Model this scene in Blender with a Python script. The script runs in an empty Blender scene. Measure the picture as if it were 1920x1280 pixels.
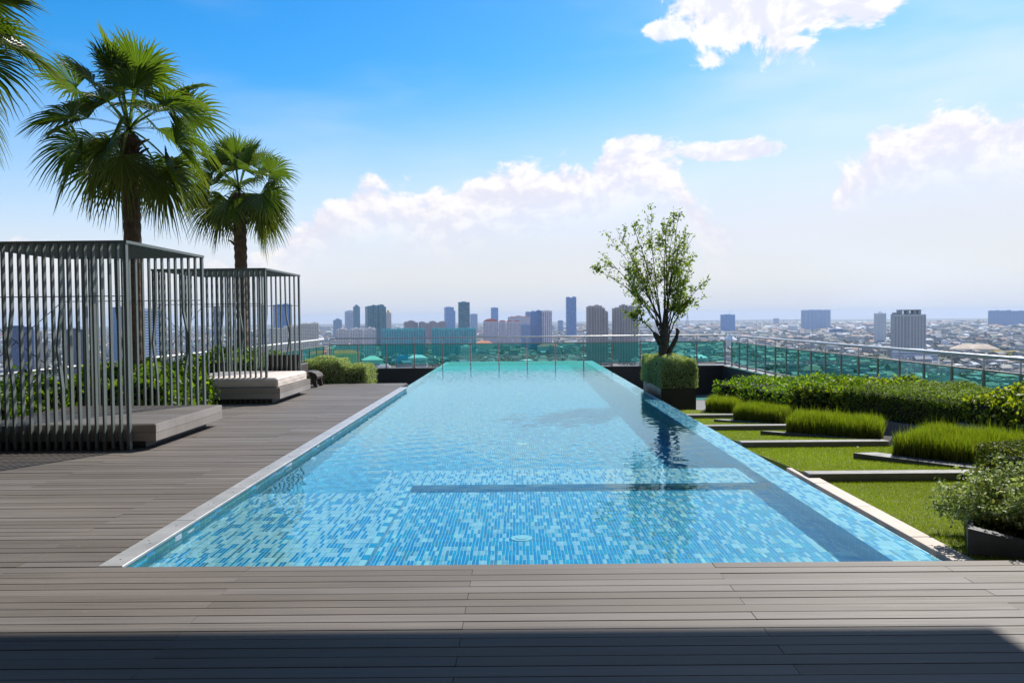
import bpy, math, random
import numpy as np
from mathutils import Vector, Matrix

S = bpy.context.scene
COL = S.collection
R = math.radians
random.seed(7)

# ------------------------------------------------------------------ camera, sky, sun, exposure
F = 1536.0                                   # focal length in pixels of a 1920 px wide picture
EYE = Vector((0.0, 0.0, 1.6))
_f = Vector((10 / F, 44 / F, -1)).normalized()          # level forward axis, seen from the camera
_x = Vector((1, 0.0095, 0)); _x = (_x - _f * _x.dot(_f)).normalized()
_u = _x.cross(_f)
ROT = Matrix((_x, _f, _u))                   # camera space -> world
cam_data = bpy.data.cameras.new('camera')
cam_data.sensor_width = 36.0
cam_data.lens = 28.8
cam_data.clip_start = 0.05
cam_data.clip_end = 150000
cam = bpy.data.objects.new('camera', cam_data)
COL.objects.link(cam)
cam.matrix_world = Matrix.Translation(EYE) @ ROT.to_4x4()
S.camera = cam

SUN_AZ, SUN_EL = R(30), R(41)
TO_SUN = Vector((math.sin(SUN_AZ) * math.cos(SUN_EL), math.cos(SUN_AZ) * math.cos(SUN_EL), math.sin(SUN_EL)))
sun_data = bpy.data.lights.new('sun', 'SUN')
sun_data.energy = 5.0
sun_data.angle = R(0.53)
sun_data.color = (1.0, 0.95, 0.87)
sun_data.cycles.is_caustics_light = True
sun = bpy.data.objects.new('sun', sun_data)
COL.objects.link(sun)
sun.rotation_euler = (-TO_SUN).to_track_quat('-Z', 'Y').to_euler()
sun.location = (30, 52, 60)

S.view_settings.view_transform = 'Standard'
S.view_settings.look = 'None'
S.view_settings.exposure = 0.25
S.view_settings.gamma = 1.0
S.view_settings.use_curve_mapping = False
S.cycles.use_denoising = True
S.cycles.max_bounces = 10
S.cycles.transparent_max_bounces = 16
S.cycles.transmission_bounces = 8
S.cycles.sample_clamp_indirect = 6.0


class NT:
    """small helper to write node trees"""
    def __init__(self, tree):
        self.t = tree
        tree.nodes.clear()

    def n(self, kind, ins=None, **props):
        nd = self.t.nodes.new(kind)
        for k, v in props.items():
            setattr(nd, k, v)
        for k, v in (ins or {}).items():
            self.put(nd.inputs[k], v)
        return nd

    def put(self, sock, v):
        if isinstance(v, bpy.types.NodeSocket):
            self.t.links.new(v, sock)
        elif isinstance(v, bpy.types.Node):
            self.t.links.new(v.outputs[0], sock)
        else:
            if isinstance(v, (tuple, list)) and sock.type == 'RGBA' and len(v) == 3:
                v = (*v, 1)
            sock.default_value = v

    def math(self, op, a, b=0.0, c=0.0, clamp=False):
        return self.n('ShaderNodeMath', {0: a, 1: b, 2: c}, operation=op, use_clamp=clamp).outputs[0]

    def mix(self, fac, a, b, blend='MIX'):
        nd = self.n('ShaderNodeMix', data_type='RGBA', blend_type=blend)
        self.put(nd.inputs[0], fac); self.put(nd.inputs[6], a); self.put(nd.inputs[7], b)
        return nd.outputs[2]

    def mapr(self, v, a, b, c=0.0, d=1.0, smooth=False):
        nd = self.n('ShaderNodeMapRange', {0: v, 1: a, 2: b, 3: c, 4: d})
        nd.interpolation_type = 'SMOOTHSTEP' if smooth else 'LINEAR'
        return nd.outputs[0]

    def noise(self, vec, scale, detail=4.0, rough=0.55, out=0, **kw):
        nd = self.n('ShaderNodeTexNoise', {'Scale': scale, 'Detail': detail, 'Roughness': rough}, **kw)
        if vec is not None:
            self.put(nd.inputs['Vector'], vec)
        return nd.outputs[out]

    def ramp(self, fac, stops):
        nd = self.n('ShaderNodeValToRGB')
        self.put(nd.inputs[0], fac)
        e = nd.color_ramp.elements
        while len(e) < len(stops):
            e.new(0.5)
        for i, (p, c) in enumerate(stops):
            e[i].position = p
            e[i].color = (*c, 1)
        return nd.outputs[0]


def build_world():
    w = bpy.data.worlds.new('World')
    S.world = w
    w.use_nodes = True
    g = NT(w.node_tree)
    sky = g.n('ShaderNodeTexSky', sky_type='NISHITA', sun_disc=False, sun_elevation=SUN_EL, sun_rotation=SUN_AZ,
              altitude=100.0, air_density=1.0, dust_density=0.4, ozone_density=2.5)
    d = g.n('ShaderNodeTexCoord').outputs['Generated']
    sep = g.n('ShaderNodeSeparateXYZ', {0: d})
    x, y, z = sep.outputs
    el = g.math('MULTIPLY', g.math('ARCSINE', z), 57.2958)
    az = g.math('MULTIPLY', g.math('ARCTAN2', x, y), 57.2958)
    # the film's saturated blue
    hs = g.n('ShaderNodeHueSaturation', {'Hue': 0.495, 'Saturation': 1.5, 'Value': 1.22, 'Fac': 1.0, 'Color': sky})
    blue = g.mix(1.0, hs.outputs[0], (0.80, 1.0, 1.10), 'MULTIPLY')
    # milky air towards the sun and towards the horizon
    nearsun = g.mapr(az, -45, 45, 0.0, 1.0, True)
    hz = g.mapr(g.math('SUBTRACT', el, g.math('MULTIPLY', nearsun, 5.5)), 1.0, 15.0, 1.0, 0.0, True)
    hazecol = g.mix(g.mapr(el, 0.0, 10.0, 0, 1, True), g.mix(g.mapr(el, 0.0, 3.2, 0, 1, True), (5.9, 6.2, 7.1), (7.1, 6.95, 6.9)), g.mix(nearsun, (6.4, 7.0, 8.5), (7.1, 7.35, 8.2)))
    base = g.mix(g.math('MULTIPLY', hz, 0.95), blue, hazecol)
    # ---- clouds: a bank of cumulus round the horizon and a few above it
    sq = g.n('ShaderNodeVectorMath', {0: d, 1: (1.0, 1.0, 1.25)}, operation='MULTIPLY').outputs[0]
    wv = g.n('ShaderNodeVectorMath', {0: g.noise(sq, 6.0, 2.0, 0.5, out=1), 1: (0.5, 0.5, 0.5)}, operation='SUBTRACT').outputs[0]
    sqw = g.n('ShaderNodeVectorMath', {0: sq, 1: g.n('ShaderNodeVectorMath', {0: wv, 3: 0.09}, operation='SCALE').outputs[0]}, operation='ADD').outputs[0]
    n1 = g.math('ADD', g.math('MULTIPLY', g.noise(sqw, 11.0, 3.0, 0.5), 0.42), g.math('MULTIPLY', g.noise(sqw, 31.0, 9.0, 0.62), 0.58))
    sun_off = (0.012 * math.sin(SUN_AZ), 0.004, 0.015)
    so = g.n('ShaderNodeVectorMath', {0: sqw, 1: sun_off}, operation='ADD').outputs[0]
    n2 = g.math('ADD', g.math('MULTIPLY', g.noise(so, 11.0, 3.0, 0.5), 0.42), g.math('MULTIPLY', g.noise(so, 31.0, 6.0, 0.58), 0.58))
    relief = g.mapr(g.math('SUBTRACT', n1, n2), -0.09, 0.10, 0.0, 1.0, True)
    lump_ = g.math('MULTIPLY', g.math('SUBTRACT', n1, 0.5), 1.0)
    ws = g.n('ShaderNodeSeparateXYZ', {0: wv})
    az2 = g.math('ADD', az, g.math('MULTIPLY', ws.outputs[0], 5.0))
    el2 = g.math('ADD', el, g.math('MULTIPLY', ws.outputs[1], 3.0))
    fc = g.n('ShaderNodeFloatCurve')
    pts = [(-180, 9), (-120, 7), (-70, 9.5), (-45, 6.5), (-31, 5.0), (-25, 3.5), (-17, 4.5), (-13.0, 8.0), (-9.5, 10.0), (-5, 9.3), (-1, 10.3), (3.5, 11.2), (6.5, 11.3), (9.0, 12.0), (11.0, 11.2), (13.5, 6.0), (16, 3.5), (19, 4.0), (20.2, 8.0), (22.5, 10.6), (26, 12.2), (31, 12.4), (36, 10.5), (55, 8), (90, 9), (140, 7), (180, 9)]
    cv = fc.mapping.curves[0].points
    while len(cv) < len(pts):
        cv.new(0.5, 0.5)
    for p, (a, e) in zip(cv, pts):
        p.location = ((a + 180) / 360, e / 20)
        p.handle_type = 'VECTOR'
    fc.mapping.update()
    g.put(fc.inputs['Value'], g.math('DIVIDE', g.math('ADD', az2, 180.0), 360.0))
    top = g.math('MULTIPLY', fc.outputs[0], 20.0)
    below = g.math('SUBTRACT', top, el2)                  # degrees under the bank's top
    dens = g.math('ADD', g.math('MULTIPLY', below, 0.55), g.math('MULTIPLY', lump_, 5.5))
    bank = g.mapr(dens, 0.0, 0.65, 0, 1, True)
    bankfade = g.math('MULTIPLY', g.mapr(below, 1.2, 6.0, 1.0, 0.0, True), g.mapr(el, 0.5, 6.0, 0.0, 1.0, True))
    flat = g.math('MULTIPLY', g.mapr(az2, 12.5, 15.0, 0, 1, True), g.mapr(az2, 42.0, 60.0, 1, 0, True))     # this stretch has a flat base
    flat = g.math('SUBTRACT', 1.0, g.math('MULTIPLY', flat, g.mapr(g.math('ADD', el2, g.math('MULTIPLY', lump_, 3.0)), 5.6, 8.2, 1, 0, True)))
    bank = g.math('MULTIPLY', g.math('MULTIPLY', bank, bankfade), flat)

    def puffcloud(a0, e0, ra, re, k=1.0):
        qa = g.math('DIVIDE', g.math('SUBTRACT', az2, a0), ra)
        qe = g.math('DIVIDE', g.math('SUBTRACT', el2, e0), re)
        rr = g.math('SQRT', g.math('ADD', g.math('MULTIPLY', qa, qa), g.math('MULTIPLY', qe, qe)))
        dn = g.math('ADD', g.math('MULTIPLY', g.math('SUBTRACT', 1.0, rr), 2.0), g.math('MULTIPLY', lump_, 6.0 * k))
        return g.mapr(dn, 0.0, 0.6, 0, 1, True), rr
    c1, r1 = puffcloud(17.3, 20.3, 8.6, 4.4)
    c1b, _ = puffcloud(10.4, 18.6, 2.2, 0.9)
    c3, _ = puffcloud(14.6, 11.0, 3.6, 0.7, 0.8)
    c4, _ = puffcloud(8.6, 11.0, 2.6, 1.2, 1.1)
    cl = g.math('MAXIMUM', bank, g.math('MAXIMUM', c1, g.math('MAXIMUM', g.math('MULTIPLY', c1b, 0.9), g.math('MULTIPLY', g.math('MAXIMUM', c3, c4), 0.9))))
    for a0, e0, ra, re in ((-70, 26, 11, 4), (-120, 18, 9, 3), (75, 30, 14, 5), (140, 24, 15, 5), (-165, 38, 16, 6)):
        c, _ = puffcloud(a0, e0, ra, re)
        cl = g.math('MAXIMUM', cl, c)
    wht = g.mix(g.mapr(el, 4, 18, 0, 1), (8.6, 8.3, 8.2), (9.6, 9.4, 9.5))
    ccol = g.mix(relief, g.mix(g.mapr(el, 6, 18, 0, 1), (7.0, 7.0, 7.9), (7.2, 7.4, 9.0)), wht)
    # thin veil streaks
    sc = g.n('ShaderNodeVectorMath', {0: d, 1: (1.2, 1.2, 5.0)}, operation='MULTIPLY').outputs[0]
    veil = g.mapr(g.noise(sc, 2.2, 4.0, 0.5), 0.40, 0.75, 0, 0.48, True)
    veil = g.math('MULTIPLY', veil, g.mapr(az, -32, 10, 0.25, 1.0))
    sky2 = g.mix(veil, base, (7.6, 8.2, 9.3))
    sky3 = g.mix(cl, sky2, ccol)
    bg = g.n('ShaderNodeBackground', {'Color': sky3, 'Strength': 0.1})
    g.t.links.new(bg.outputs[0], g.n('ShaderNodeOutputWorld').inputs['Surface'])


build_world()


def ray(u, v):
    return ROT @ Vector(((u - 960) / F, (640 - v) / F, -1))


def GP(u, v, z):                      # point of a level plane seen at (u, v)
    r = ray(u, v)
    return EYE + r * ((z - EYE.z) / r.z)


def YP(u, v, Y):                      # point at distance Y seen at (u, v)
    r = ray(u, v)
    return EYE + r * (Y / r.y)


# ------------------------------------------------------------------ object helpers
def tag(o, label=None, cat=None, group=None, kind=None):
    if label: o['label'] = label
    if cat: o['category'] = cat
    if group: o['group'] = group
    if kind: o['kind'] = kind
    return o


def thing(name, label, cat, loc=(0, 0, 0), rz=0.0, group=None, kind=None):
    o = bpy.data.objects.new(name, None)
    o.empty_display_size = 0.2
    COL.objects.link(o)
    o.location = loc
    o.rotation_euler = (0, 0, rz)
    return tag(o, label, cat, group, kind)


def link(name, me, parent=None, loc=(0, 0, 0)):
    o = bpy.data.objects.new(name, me)
    COL.objects.link(o)
    if parent is not None:
        o.parent = parent
    o.location = loc
    o.cycles.is_caustics_receiver = False
    return o


def np_mesh(name, V, Fc, mats, midx=None, col=None, tint=None, smooth=False):
    """mesh from numpy arrays; Fc is (n,3) or (n,4); col = colour per face, tint = number per face"""
    V = np.asarray(V, dtype=np.float32); Fc = np.asarray(Fc, dtype=np.int32)
    me = bpy.data.meshes.new(name)
    n, k = Fc.shape
    loops, starts = Fc.ravel(), np.arange(0, n * k, k, dtype=np.int32)
    me.vertices.add(len(V)); me.vertices.foreach_set('co', V.ravel())
    me.loops.add(len(loops)); me.loops.foreach_set('vertex_index', loops)
    me.polygons.add(n); me.polygons.foreach_set('loop_start', starts)
    for m in (mats if isinstance(mats, (list, tuple)) else [mats]):
        me.materials.append(m)
    if midx is not None:
        me.polygons.foreach_set('material_index', np.asarray(midx, dtype=np.int32))
    if smooth:
        me.polygons.foreach_set('use_smooth', np.ones(n, dtype=bool))
    me.update(calc_edges=True)
    if col is not None:
        a = me.attributes.new('leafcol', 'FLOAT_COLOR', 'FACE')
        c = np.ones((n, 4), dtype=np.float32); c[:, :3] = col
        a.data.foreach_set('color', c.ravel())
    if tint is not None:
        a = me.attributes.new('tint', 'FLOAT', 'FACE')
        a.data.foreach_set('value', np.asarray(tint, dtype=np.float32))
    return me


class MB:
    """collects boxes, prisms and tubes into one mesh"""
    def __init__(self):
        self.v, self.f, self.m, self.s = [], [], [], []
        self.xf = None

    def _add(self, vs, fs, m=0, smooth=False):
        b = len(self.v)
        if self.xf is not None:
            vs = [self.xf @ Vector(p) for p in vs]
        self.v += [tuple(p) for p in vs]
        self.f += [tuple(i + b for i in f) for f in fs]
        self.m += [m] * len(fs)
        self.s += [smooth] * len(fs)

    def box(self, x0, x1, y0, y1, z0, z1, m=0, ch=0.0):
        if ch <= 0:
            vs = [(x, y, z) for z in (z0, z1) for x, y in ((x0, y0), (x1, y0), (x1, y1), (x0, y1))]
            self._add(vs, [(3, 2, 1, 0), (4, 5, 6, 7), (0, 1, 5, 4), (1, 2, 6, 5), (2, 3, 7, 6), (3, 0, 4, 7)], m)
        else:                                          # top edges chamfered
            c = ch
            vs = [(x, y, z0) for x, y in ((x0, y0), (x1, y0), (x1, y1), (x0, y1))]
            vs += [(x, y, z1 - c) for x, y in ((x0, y0), (x1, y0), (x1, y1), (x0, y1))]
            vs += [(x, y, z1) for x, y in ((x0 + c, y0 + c), (x1 - c, y0 + c), (x1 - c, y1 - c), (x0 + c, y1 - c))]
            fs = [(3, 2, 1, 0), (8, 9, 10, 11)]
            for k in (0, 4):
                for i in range(4):
                    j = (i + 1) % 4
                    fs.append((k + i, k + j, k + 4 + j, k + 4 + i))
            self._add(vs, fs, m)

    def prism(self, poly, z0, z1, m=0):
        """footprint polygon (anticlockwise) between heights; z0, z1 numbers or one per corner"""
        n = len(poly)
        a = z0 if isinstance(z0, (list, tuple)) else [z0] * n
        b = z1 if isinstance(z1, (list, tuple)) else [z1] * n
        vs = [(p[0], p[1], a[i]) for i, p in enumerate(poly)] + [(p[0], p[1], b[i]) for i, p in enumerate(poly)]
        fs = [tuple(range(n - 1, -1, -1)), tuple(range(n, 2 * n))]
        for i in range(n):
            j = (i + 1) % n
            fs.append((i, j, n + j, n + i))
        self._add(vs, fs, m)

    def beam(self, p, q, w, h, m=0, up=(0, 0, 1)):
        p, q = Vector(p), Vector(q)
        d = (q - p).normalized()
        s = d.cross(Vector(up))
        if s.length < 1e-4:
            s = d.cross(Vector((0, 1, 0)))
        s.normalize(); t = s.cross(d)
        vs = []
        for c in (p, q):
            for a, b in ((-1, -1), (1, -1), (1, 1), (-1, 1)):
                vs.append(c + s * (a * w / 2) + t * (b * h / 2))
        self._add(vs, [(0, 1, 2, 3), (7, 6, 5, 4), (0, 4, 5, 1), (1, 5, 6, 2), (2, 6, 7, 3), (3, 7, 4, 0)], m)

    def tube(self, pts, rad, n=8, m=0, cap=True, smooth=True):
        pts = [Vector(p) for p in pts]
        if not isinstance(rad, (list, tuple)):
            rad = [rad] * len(pts)
        vs, fs = [], []
        ref = Vector((0.13, 0.31, 0.94))
        for i, p in enumerate(pts):
            d = (pts[min(i + 1, len(pts) - 1)] - pts[max(i - 1, 0)])
            d = d.normalized() if d.length > 1e-9 else Vector((0, 0, 1))
            s = d.cross(ref)
            if s.length < 0.05:
                s = d.cross(Vector((1, 0, 0)))
            s.normalize(); t = s.cross(d)
            for k in range(n):
                a = 2 * math.pi * k / n
                vs.append(p + (s * math.cos(a) + t * math.sin(a)) * rad[i])
        for i in range(len(pts) - 1):
            for k in range(n):
                k2 = (k + 1) % n
                fs.append((i * n + k, i * n + k2, (i + 1) * n + k2, (i + 1) * n + k))
        if cap:
            fs.append(tuple(range(n - 1, -1, -1)))
            fs.append(tuple((len(pts) - 1) * n + k for k in range(n)))
        self._add(vs, fs, m, smooth)

    def disc(self, c, r, h, n=16, m=0):
        self.tube([Vector(c), Vector(c) + Vector((0, 0, h))], r, n, m, smooth=False)

    def mesh(self, name, mats):
        me = bpy.data.meshes.new(name)
        me.from_pydata(self.v, [], self.f)
        for m in (mats if isinstance(mats, (list, tuple)) else [mats]):
            me.materials.append(m)
        me.polygons.foreach_set('material_index', np.array(self.m, dtype=np.int32))
        me.polygons.foreach_set('use_smooth', np.array(self.s, dtype=bool))
        me.update()
        return me

    def build(self, name, mats, parent=None, loc=None, world=True):
        """link as one object; with world=True the collected points are world points and the parent is not rotated"""
        me = self.mesh(name, mats)
        if parent is not None and world:
            off = parent.location
            me.transform(Matrix.Translation(-off))
        return link(name, me, parent, loc or (0, 0, 0))


# ------------------------------------------------------------------ materials
def newmat(name):
    m = bpy.data.materials.new(name)
    m.use_nodes = True
    g = NT(m.node_tree)
    out = g.n('ShaderNodeOutputMaterial')
    return m, g, out


def simple(name, col, rough=0.6, metal=0.0, var=0.12, scale=6.0, bump=0.0, spec=0.5, bscale=None):
    m, g, out = newmat(name)
    p = g.n('ShaderNodeTexCoord').outputs['Object']
    nz = g.noise(p, scale, 6.0, 0.6)
    k = g.mapr(nz, 0.3, 0.7, 1 - var, 1 + var)
    c = g.n('ShaderNodeVectorMath', {0: tuple(col), 3: k}, operation='SCALE').outputs[0]
    b = g.n('ShaderNodeBsdfPrincipled', {'Base Color': c, 'Roughness': g.mapr(nz, 0.3, 0.7, max(0.02, rough - 0.08), min(1, rough + 0.08)), 'Metallic': metal, 'Specular IOR Level': spec})
    if bump:
        bn = g.n('ShaderNodeBump', {'Height': g.noise(p, bscale or scale * 12, 4.0), 'Strength': bump, 'Distance': 0.01})
        g.put(b.inputs['Normal'], bn)
    g.put(out.inputs['Surface'], b)
    return m


def leafmat(name, trans=0.35, rough=0.45, gain=1.0):
    m, g, out = newmat(name)
    a = g.n('ShaderNodeAttribute', attribute_name='leafcol', attribute_type='GEOMETRY').outputs['Color']
    c = g.mix(1.0, a, (gain, gain, gain), 'MULTIPLY')
    b = g.n('ShaderNodeBsdfPrincipled', {'Base Color': c, 'Roughness': rough, 'Specular IOR Level': 0.4})
    tc = g.mix(1.0, c, (1.5, 1.7, 0.6), 'MULTIPLY')
    t = g.n('ShaderNodeBsdfTranslucent', {'Color': tc})
    mx = g.n('ShaderNodeMixShader', {0: trans, 1: b, 2: t})
    g.put(out.inputs['Surface'], mx)
    return m


def plank_mat(name, col, streak=0.16):
    m, g, out = newmat(name)
    oi = g.n('ShaderNodeObjectInfo')
    tint = g.n('ShaderNodeAttribute', attribute_name='tint', attribute_type='GEOMETRY').outputs['Fac']
    rnd = g.math('FRACT', g.math('ADD', oi.outputs['Random'], g.math('MULTIPLY', tint, 7.31)))
    geo = g.n('ShaderNodeNewGeometry').outputs['Position']
    sh = g.n('ShaderNodeCombineXYZ', {0: g.math('MULTIPLY', rnd, 37.0), 1: g.math('MULTIPLY', rnd, 11.0), 2: 0.0}).outputs[0]
    p = g.n('ShaderNodeVectorMath', {0: geo, 1: sh}, operation='ADD').outputs[0]
    st = g.n('ShaderNodeVectorMath', {0: p, 1: (1.1, 42.0, 10.0)}, operation='MULTIPLY').outputs[0]
    grain = g.noise(st, 1.0, 5.0, 0.6)
    blot = g.noise(g.n('ShaderNodeVectorMath', {0: geo, 1: (0.35, 1.0, 1.0)}, operation='MULTIPLY').outputs[0], 0.8, 6.0, 0.62)
    spk = g.noise(geo, 90.0, 2.0, 0.6)
    k = g.math('MULTIPLY', g.mapr(rnd, 0, 1, 0.82, 1.16), g.mapr(grain, 0.3, 0.7, 1 - streak, 1 + streak))
    k = g.math('MULTIPLY', k, g.mapr(blot, 0.3, 0.7, 0.78, 1.22))
    k = g.math('MULTIPLY', k, g.mapr(spk, 0.3, 0.7, 0.95, 1.05))
    warm = g.mix(rnd, (1.03, 1.0, 0.95), (0.98, 1.0, 1.03))
    c = g.n('ShaderNodeVectorMath', {0: g.mix(1.0, tuple(col), warm, 'MULTIPLY'), 3: k}, operation='SCALE').outputs[0]
    # scuffs: short pale scratches here and there
    sc = g.noise(g.n('ShaderNodeVectorMath', {0: geo, 1: (9.0, 24.0, 1.0)}, operation='MULTIPLY').outputs[0], 1.0, 7.0, 0.75)
    scm = g.math('MULTIPLY', g.mapr(sc, 0.63, 0.74, 0, 0.6), g.mapr(g.noise(geo, 0.55, 2.0), 0.47, 0.6, 0, 1))
    c = g.mix(scm, c, (0.55, 0.54, 0.52))
    b = g.n('ShaderNodeBsdfPrincipled', {'Base Color': c, 'Roughness': g.mapr(grain, 0.3, 0.7, 0.55, 0.72), 'Specular IOR Level': 0.22})
    bn = g.n('ShaderNodeBump', {'Height': grain, 'Strength': 0.25, 'Distance': 0.004})
    g.put(b.inputs['Normal'], bn)
    g.put(out.inputs['Surface'], b)
    return m


def glassmat(name, tint, refl=1.0):
    """pane of coloured glass: light passes straight and takes the tint, the surface mirrors by Fresnel"""
    m, g, out = newmat(name)
    fr = g.n('ShaderNodeFresnel', {'IOR': 1.45}).outputs[0]
    t = g.n('ShaderNodeBsdfTransparent', {'Color': tint})
    gl = g.n('ShaderNodeBsdfGlossy', {'Color': (1, 1, 1), 'Roughness': 0.01})
    front = g.math('SUBTRACT', 1.0, g.n('ShaderNodeNewGeometry').outputs['Backfacing'])
    g.put(out.inputs['Surface'], g.n('ShaderNodeMixShader', {0: g.math('MULTIPLY', g.math('MULTIPLY', fr, refl), front), 1: t, 2: gl}))
    return m


M = {}
M['plank'] = plank_mat('deck_plank', (0.172, 0.151, 0.134))
M['bed_plank'] = plank_mat('bed_plank', (0.17, 0.152, 0.14))
M['fascia'] = plank_mat('fascia_board', (0.31, 0.28, 0.26), 0.08)
M['dark'] = simple('dark_void', (0.02, 0.02, 0.02), 0.9)
M['black_wall'] = simple('black_granite', (0.018, 0.018, 0.019), 0.55, var=0.2, scale=3)
M['planter'] = simple('grey_planter', (0.10, 0.10, 0.105), 0.65, var=0.18, scale=5, bump=0.1)
M['planter_black'] = simple('black_planter', (0.024, 0.023, 0.022), 0.5, var=0.2, scale=5)
M['kerb'] = simple('kerb_stone', (0.20, 0.19, 0.185), 0.7, var=0.15, scale=9)
M['stone'] = simple('beige_stone', (0.55, 0.46, 0.39), 0.7, var=0.10, scale=5, bump=0.05)
M['coping'] = simple('coping_metal', (0.50, 0.49, 0.475), 0.42, 0.35, var=0.10, scale=3.0)
M['bolt'] = simple('bolt_steel', (0.22, 0.24, 0.27), 0.4, 0.8)
M['steel'] = simple('brushed_steel', (0.62, 0.62, 0.61), 0.5, 0.55, var=0.05)
M['rail_post'] = simple('bronze_post', (0.30, 0.27, 0.225), 0.45, 0.3, var=0.1)
M['pergola'] = simple('grey_green_paint', (0.14, 0.165, 0.158), 0.42, 0.0, var=0.10, scale=4)
M['rod'] = simple('dark_rod', (0.05, 0.055, 0.06), 0.5, 0.5)
M['cushion'] = simple('cream_canvas', (0.72, 0.62, 0.54), 0.9, var=0.06, scale=4, bump=0.25, bscale=14)
M['wicker'] = simple('dark_wicker', (0.055, 0.042, 0.036), 0.7, var=0.35, scale=60, bump=0.5)
M['grout'] = simple('pool_grout', (0.82, 0.82, 0.83), 0.8, var=0.06)
M['white_fit'] = simple('white_plastic', (0.8, 0.8, 0.78), 0.4, var=0.02)
M['paving'] = simple('grey_paving', (0.17, 0.165, 0.165), 0.8, var=0.15, scale=2)
M['concrete'] = simple('pale_concrete', (0.42, 0.41, 0.40), 0.85, var=0.15, scale=1)
M['soil'] = simple('dark_soil', (0.03, 0.024, 0.018), 1.0, var=0.4, scale=30)
M['twig'] = simple('twig_bark', (0.06, 0.05, 0.04), 0.9, var=0.3, scale=30)
M['bark'] = simple('tree_bark', (0.085, 0.07, 0.058), 0.95, var=0.45, scale=14, bump=0.8, bscale=40)
M['core'] = simple('hedge_core', (0.014, 0.017, 0.008), 1.0, var=0.4, scale=25)
M['leaf'] = leafmat('leaf', 0.42, 0.58, 1.12)
M['leaf_dull'] = leafmat('dull_leaf', 0.25, 0.6)
M['palm_leaf'] = leafmat('palm_leaf', 0.38, 0.36)
M['blade'] = leafmat('grass_blade', 0.36, 0.6)
M['rail_glass'] = glassmat('green_glass', (0.50, 0.90, 0.82))

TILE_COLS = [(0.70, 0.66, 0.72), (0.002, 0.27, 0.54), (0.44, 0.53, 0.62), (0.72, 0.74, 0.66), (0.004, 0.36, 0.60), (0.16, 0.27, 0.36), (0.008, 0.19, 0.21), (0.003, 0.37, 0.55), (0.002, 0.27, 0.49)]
TILE_P = [0.42, 0.24, 0.18, 0.03, 0.06, 0.07, 0.0, 0.0, 0.0]
TILE_SPA = [0.14, 0.32, 0.14, 0.04, 0.14, 0.05, 0.0, 0.17, 0.0]
TILE_DEEP = [0.0, 0.10, 0.02, 0.0, 0.22, 0.02, 0.0, 0.42, 0.22]  # red-poor mix: light absorbed by deep water is put into the tile colours
TILE_WALL = [0.02, 0.06, 0.04, 0.0, 0.08, 0.06, 0.74, 0.0, 0.0]


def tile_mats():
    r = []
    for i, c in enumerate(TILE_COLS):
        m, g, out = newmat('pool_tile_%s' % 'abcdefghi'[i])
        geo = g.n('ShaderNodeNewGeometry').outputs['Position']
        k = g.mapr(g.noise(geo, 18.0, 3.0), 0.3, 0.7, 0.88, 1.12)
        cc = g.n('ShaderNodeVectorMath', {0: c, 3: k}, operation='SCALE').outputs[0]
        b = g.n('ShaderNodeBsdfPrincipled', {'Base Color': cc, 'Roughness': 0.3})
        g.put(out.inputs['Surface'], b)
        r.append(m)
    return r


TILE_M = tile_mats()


def water_mat():
    m, g, out = newmat('pool_water')
    b = g.n('ShaderNodeBsdfGlass', {'Color': (0.66, 0.97, 1.0), 'IOR': 1.33, 'Roughness': 0.0})
    g.put(out.inputs['Surface'], b)
    return m


M['water'] = water_mat()

# ------------------------------------------------------------------ the city far below
GZ = -95.0


def ground_mat():
    m, g, out = newmat('city_ground')
    geo = g.n('ShaderNodeNewGeometry').outputs['Position']
    big = g.noise(geo, 0.0009, 6.0, 0.6)
    mid = g.noise(geo, 0.006, 6.0, 0.62)
    vo = g.n('ShaderNodeTexVoronoi', {'Vector': geo, 'Scale': 0.022})
    roofs = g.ramp(g.n('ShaderNodeSeparateColor', {0: vo.outputs['Color']}).outputs[0],
                   [(0.0, (0.10, 0.11, 0.11)), (0.4, (0.24, 0.23, 0.22)), (0.62, (0.30, 0.30, 0.30)), (0.78, (0.15, 0.09, 0.07)), (0.9, (0.16, 0.2, 0.24)), (1.0, (0.42, 0.42, 0.42))])
    green = g.ramp(mid, [(0.3, (0.035, 0.06, 0.03)), (0.7, (0.09, 0.11, 0.06))])
    built = g.mapr(g.math('ADD', mid, g.math('MULTIPLY', g.math('SUBTRACT', big, 0.5), 0.7)), 0.46, 0.54, 0, 1)
    c = g.mix(built, green, roofs)
    b = g.n('ShaderNodeBsdfPrincipled', {'Base Color': c, 'Roughness': 0.9, 'Specular IOR Level': 0.2})
    g.put(out.inputs['Surface'], b)
    return m


def build_ground():
    r = 19000.0
    n = 96
    vs = [(0, 0, GZ)] + [(r * math.cos(2 * math.pi * i / n), r * math.sin(2 * math.pi * i / n), GZ) for i in range(n)]
    me = bpy.data.meshes.new('city_ground')
    me.from_pydata(vs, [], [(0, 1 + i, 1 + (i + 1) % n) for i in range(n)])
    me.materials.append(ground_mat())
    tag(link('ground', me), 'flat hazy city plain spreading to the horizon far below the roof terrace', 'ground', kind='structure')


def build_haze():
    m, g, out = newmat('haze')
    v = g.n('ShaderNodeVolumePrincipled', {'Color': (0.66, 0.79, 0.98), 'Density': 6.2e-5, 'Anisotropy': 0.15})
    g.put(out.inputs['Volume'], v)
    mb = MB()
    mb.box(-24000, 24000, -24000, 24000, GZ - 1.5, 108)
    o = mb.build('haze', m)
    o.display_type = 'WIRE'
    tag(o, 'thin pale blue haze hanging over the whole city', 'haze', kind='stuff')


build_ground()
build_haze()

WALLC = {}


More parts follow.
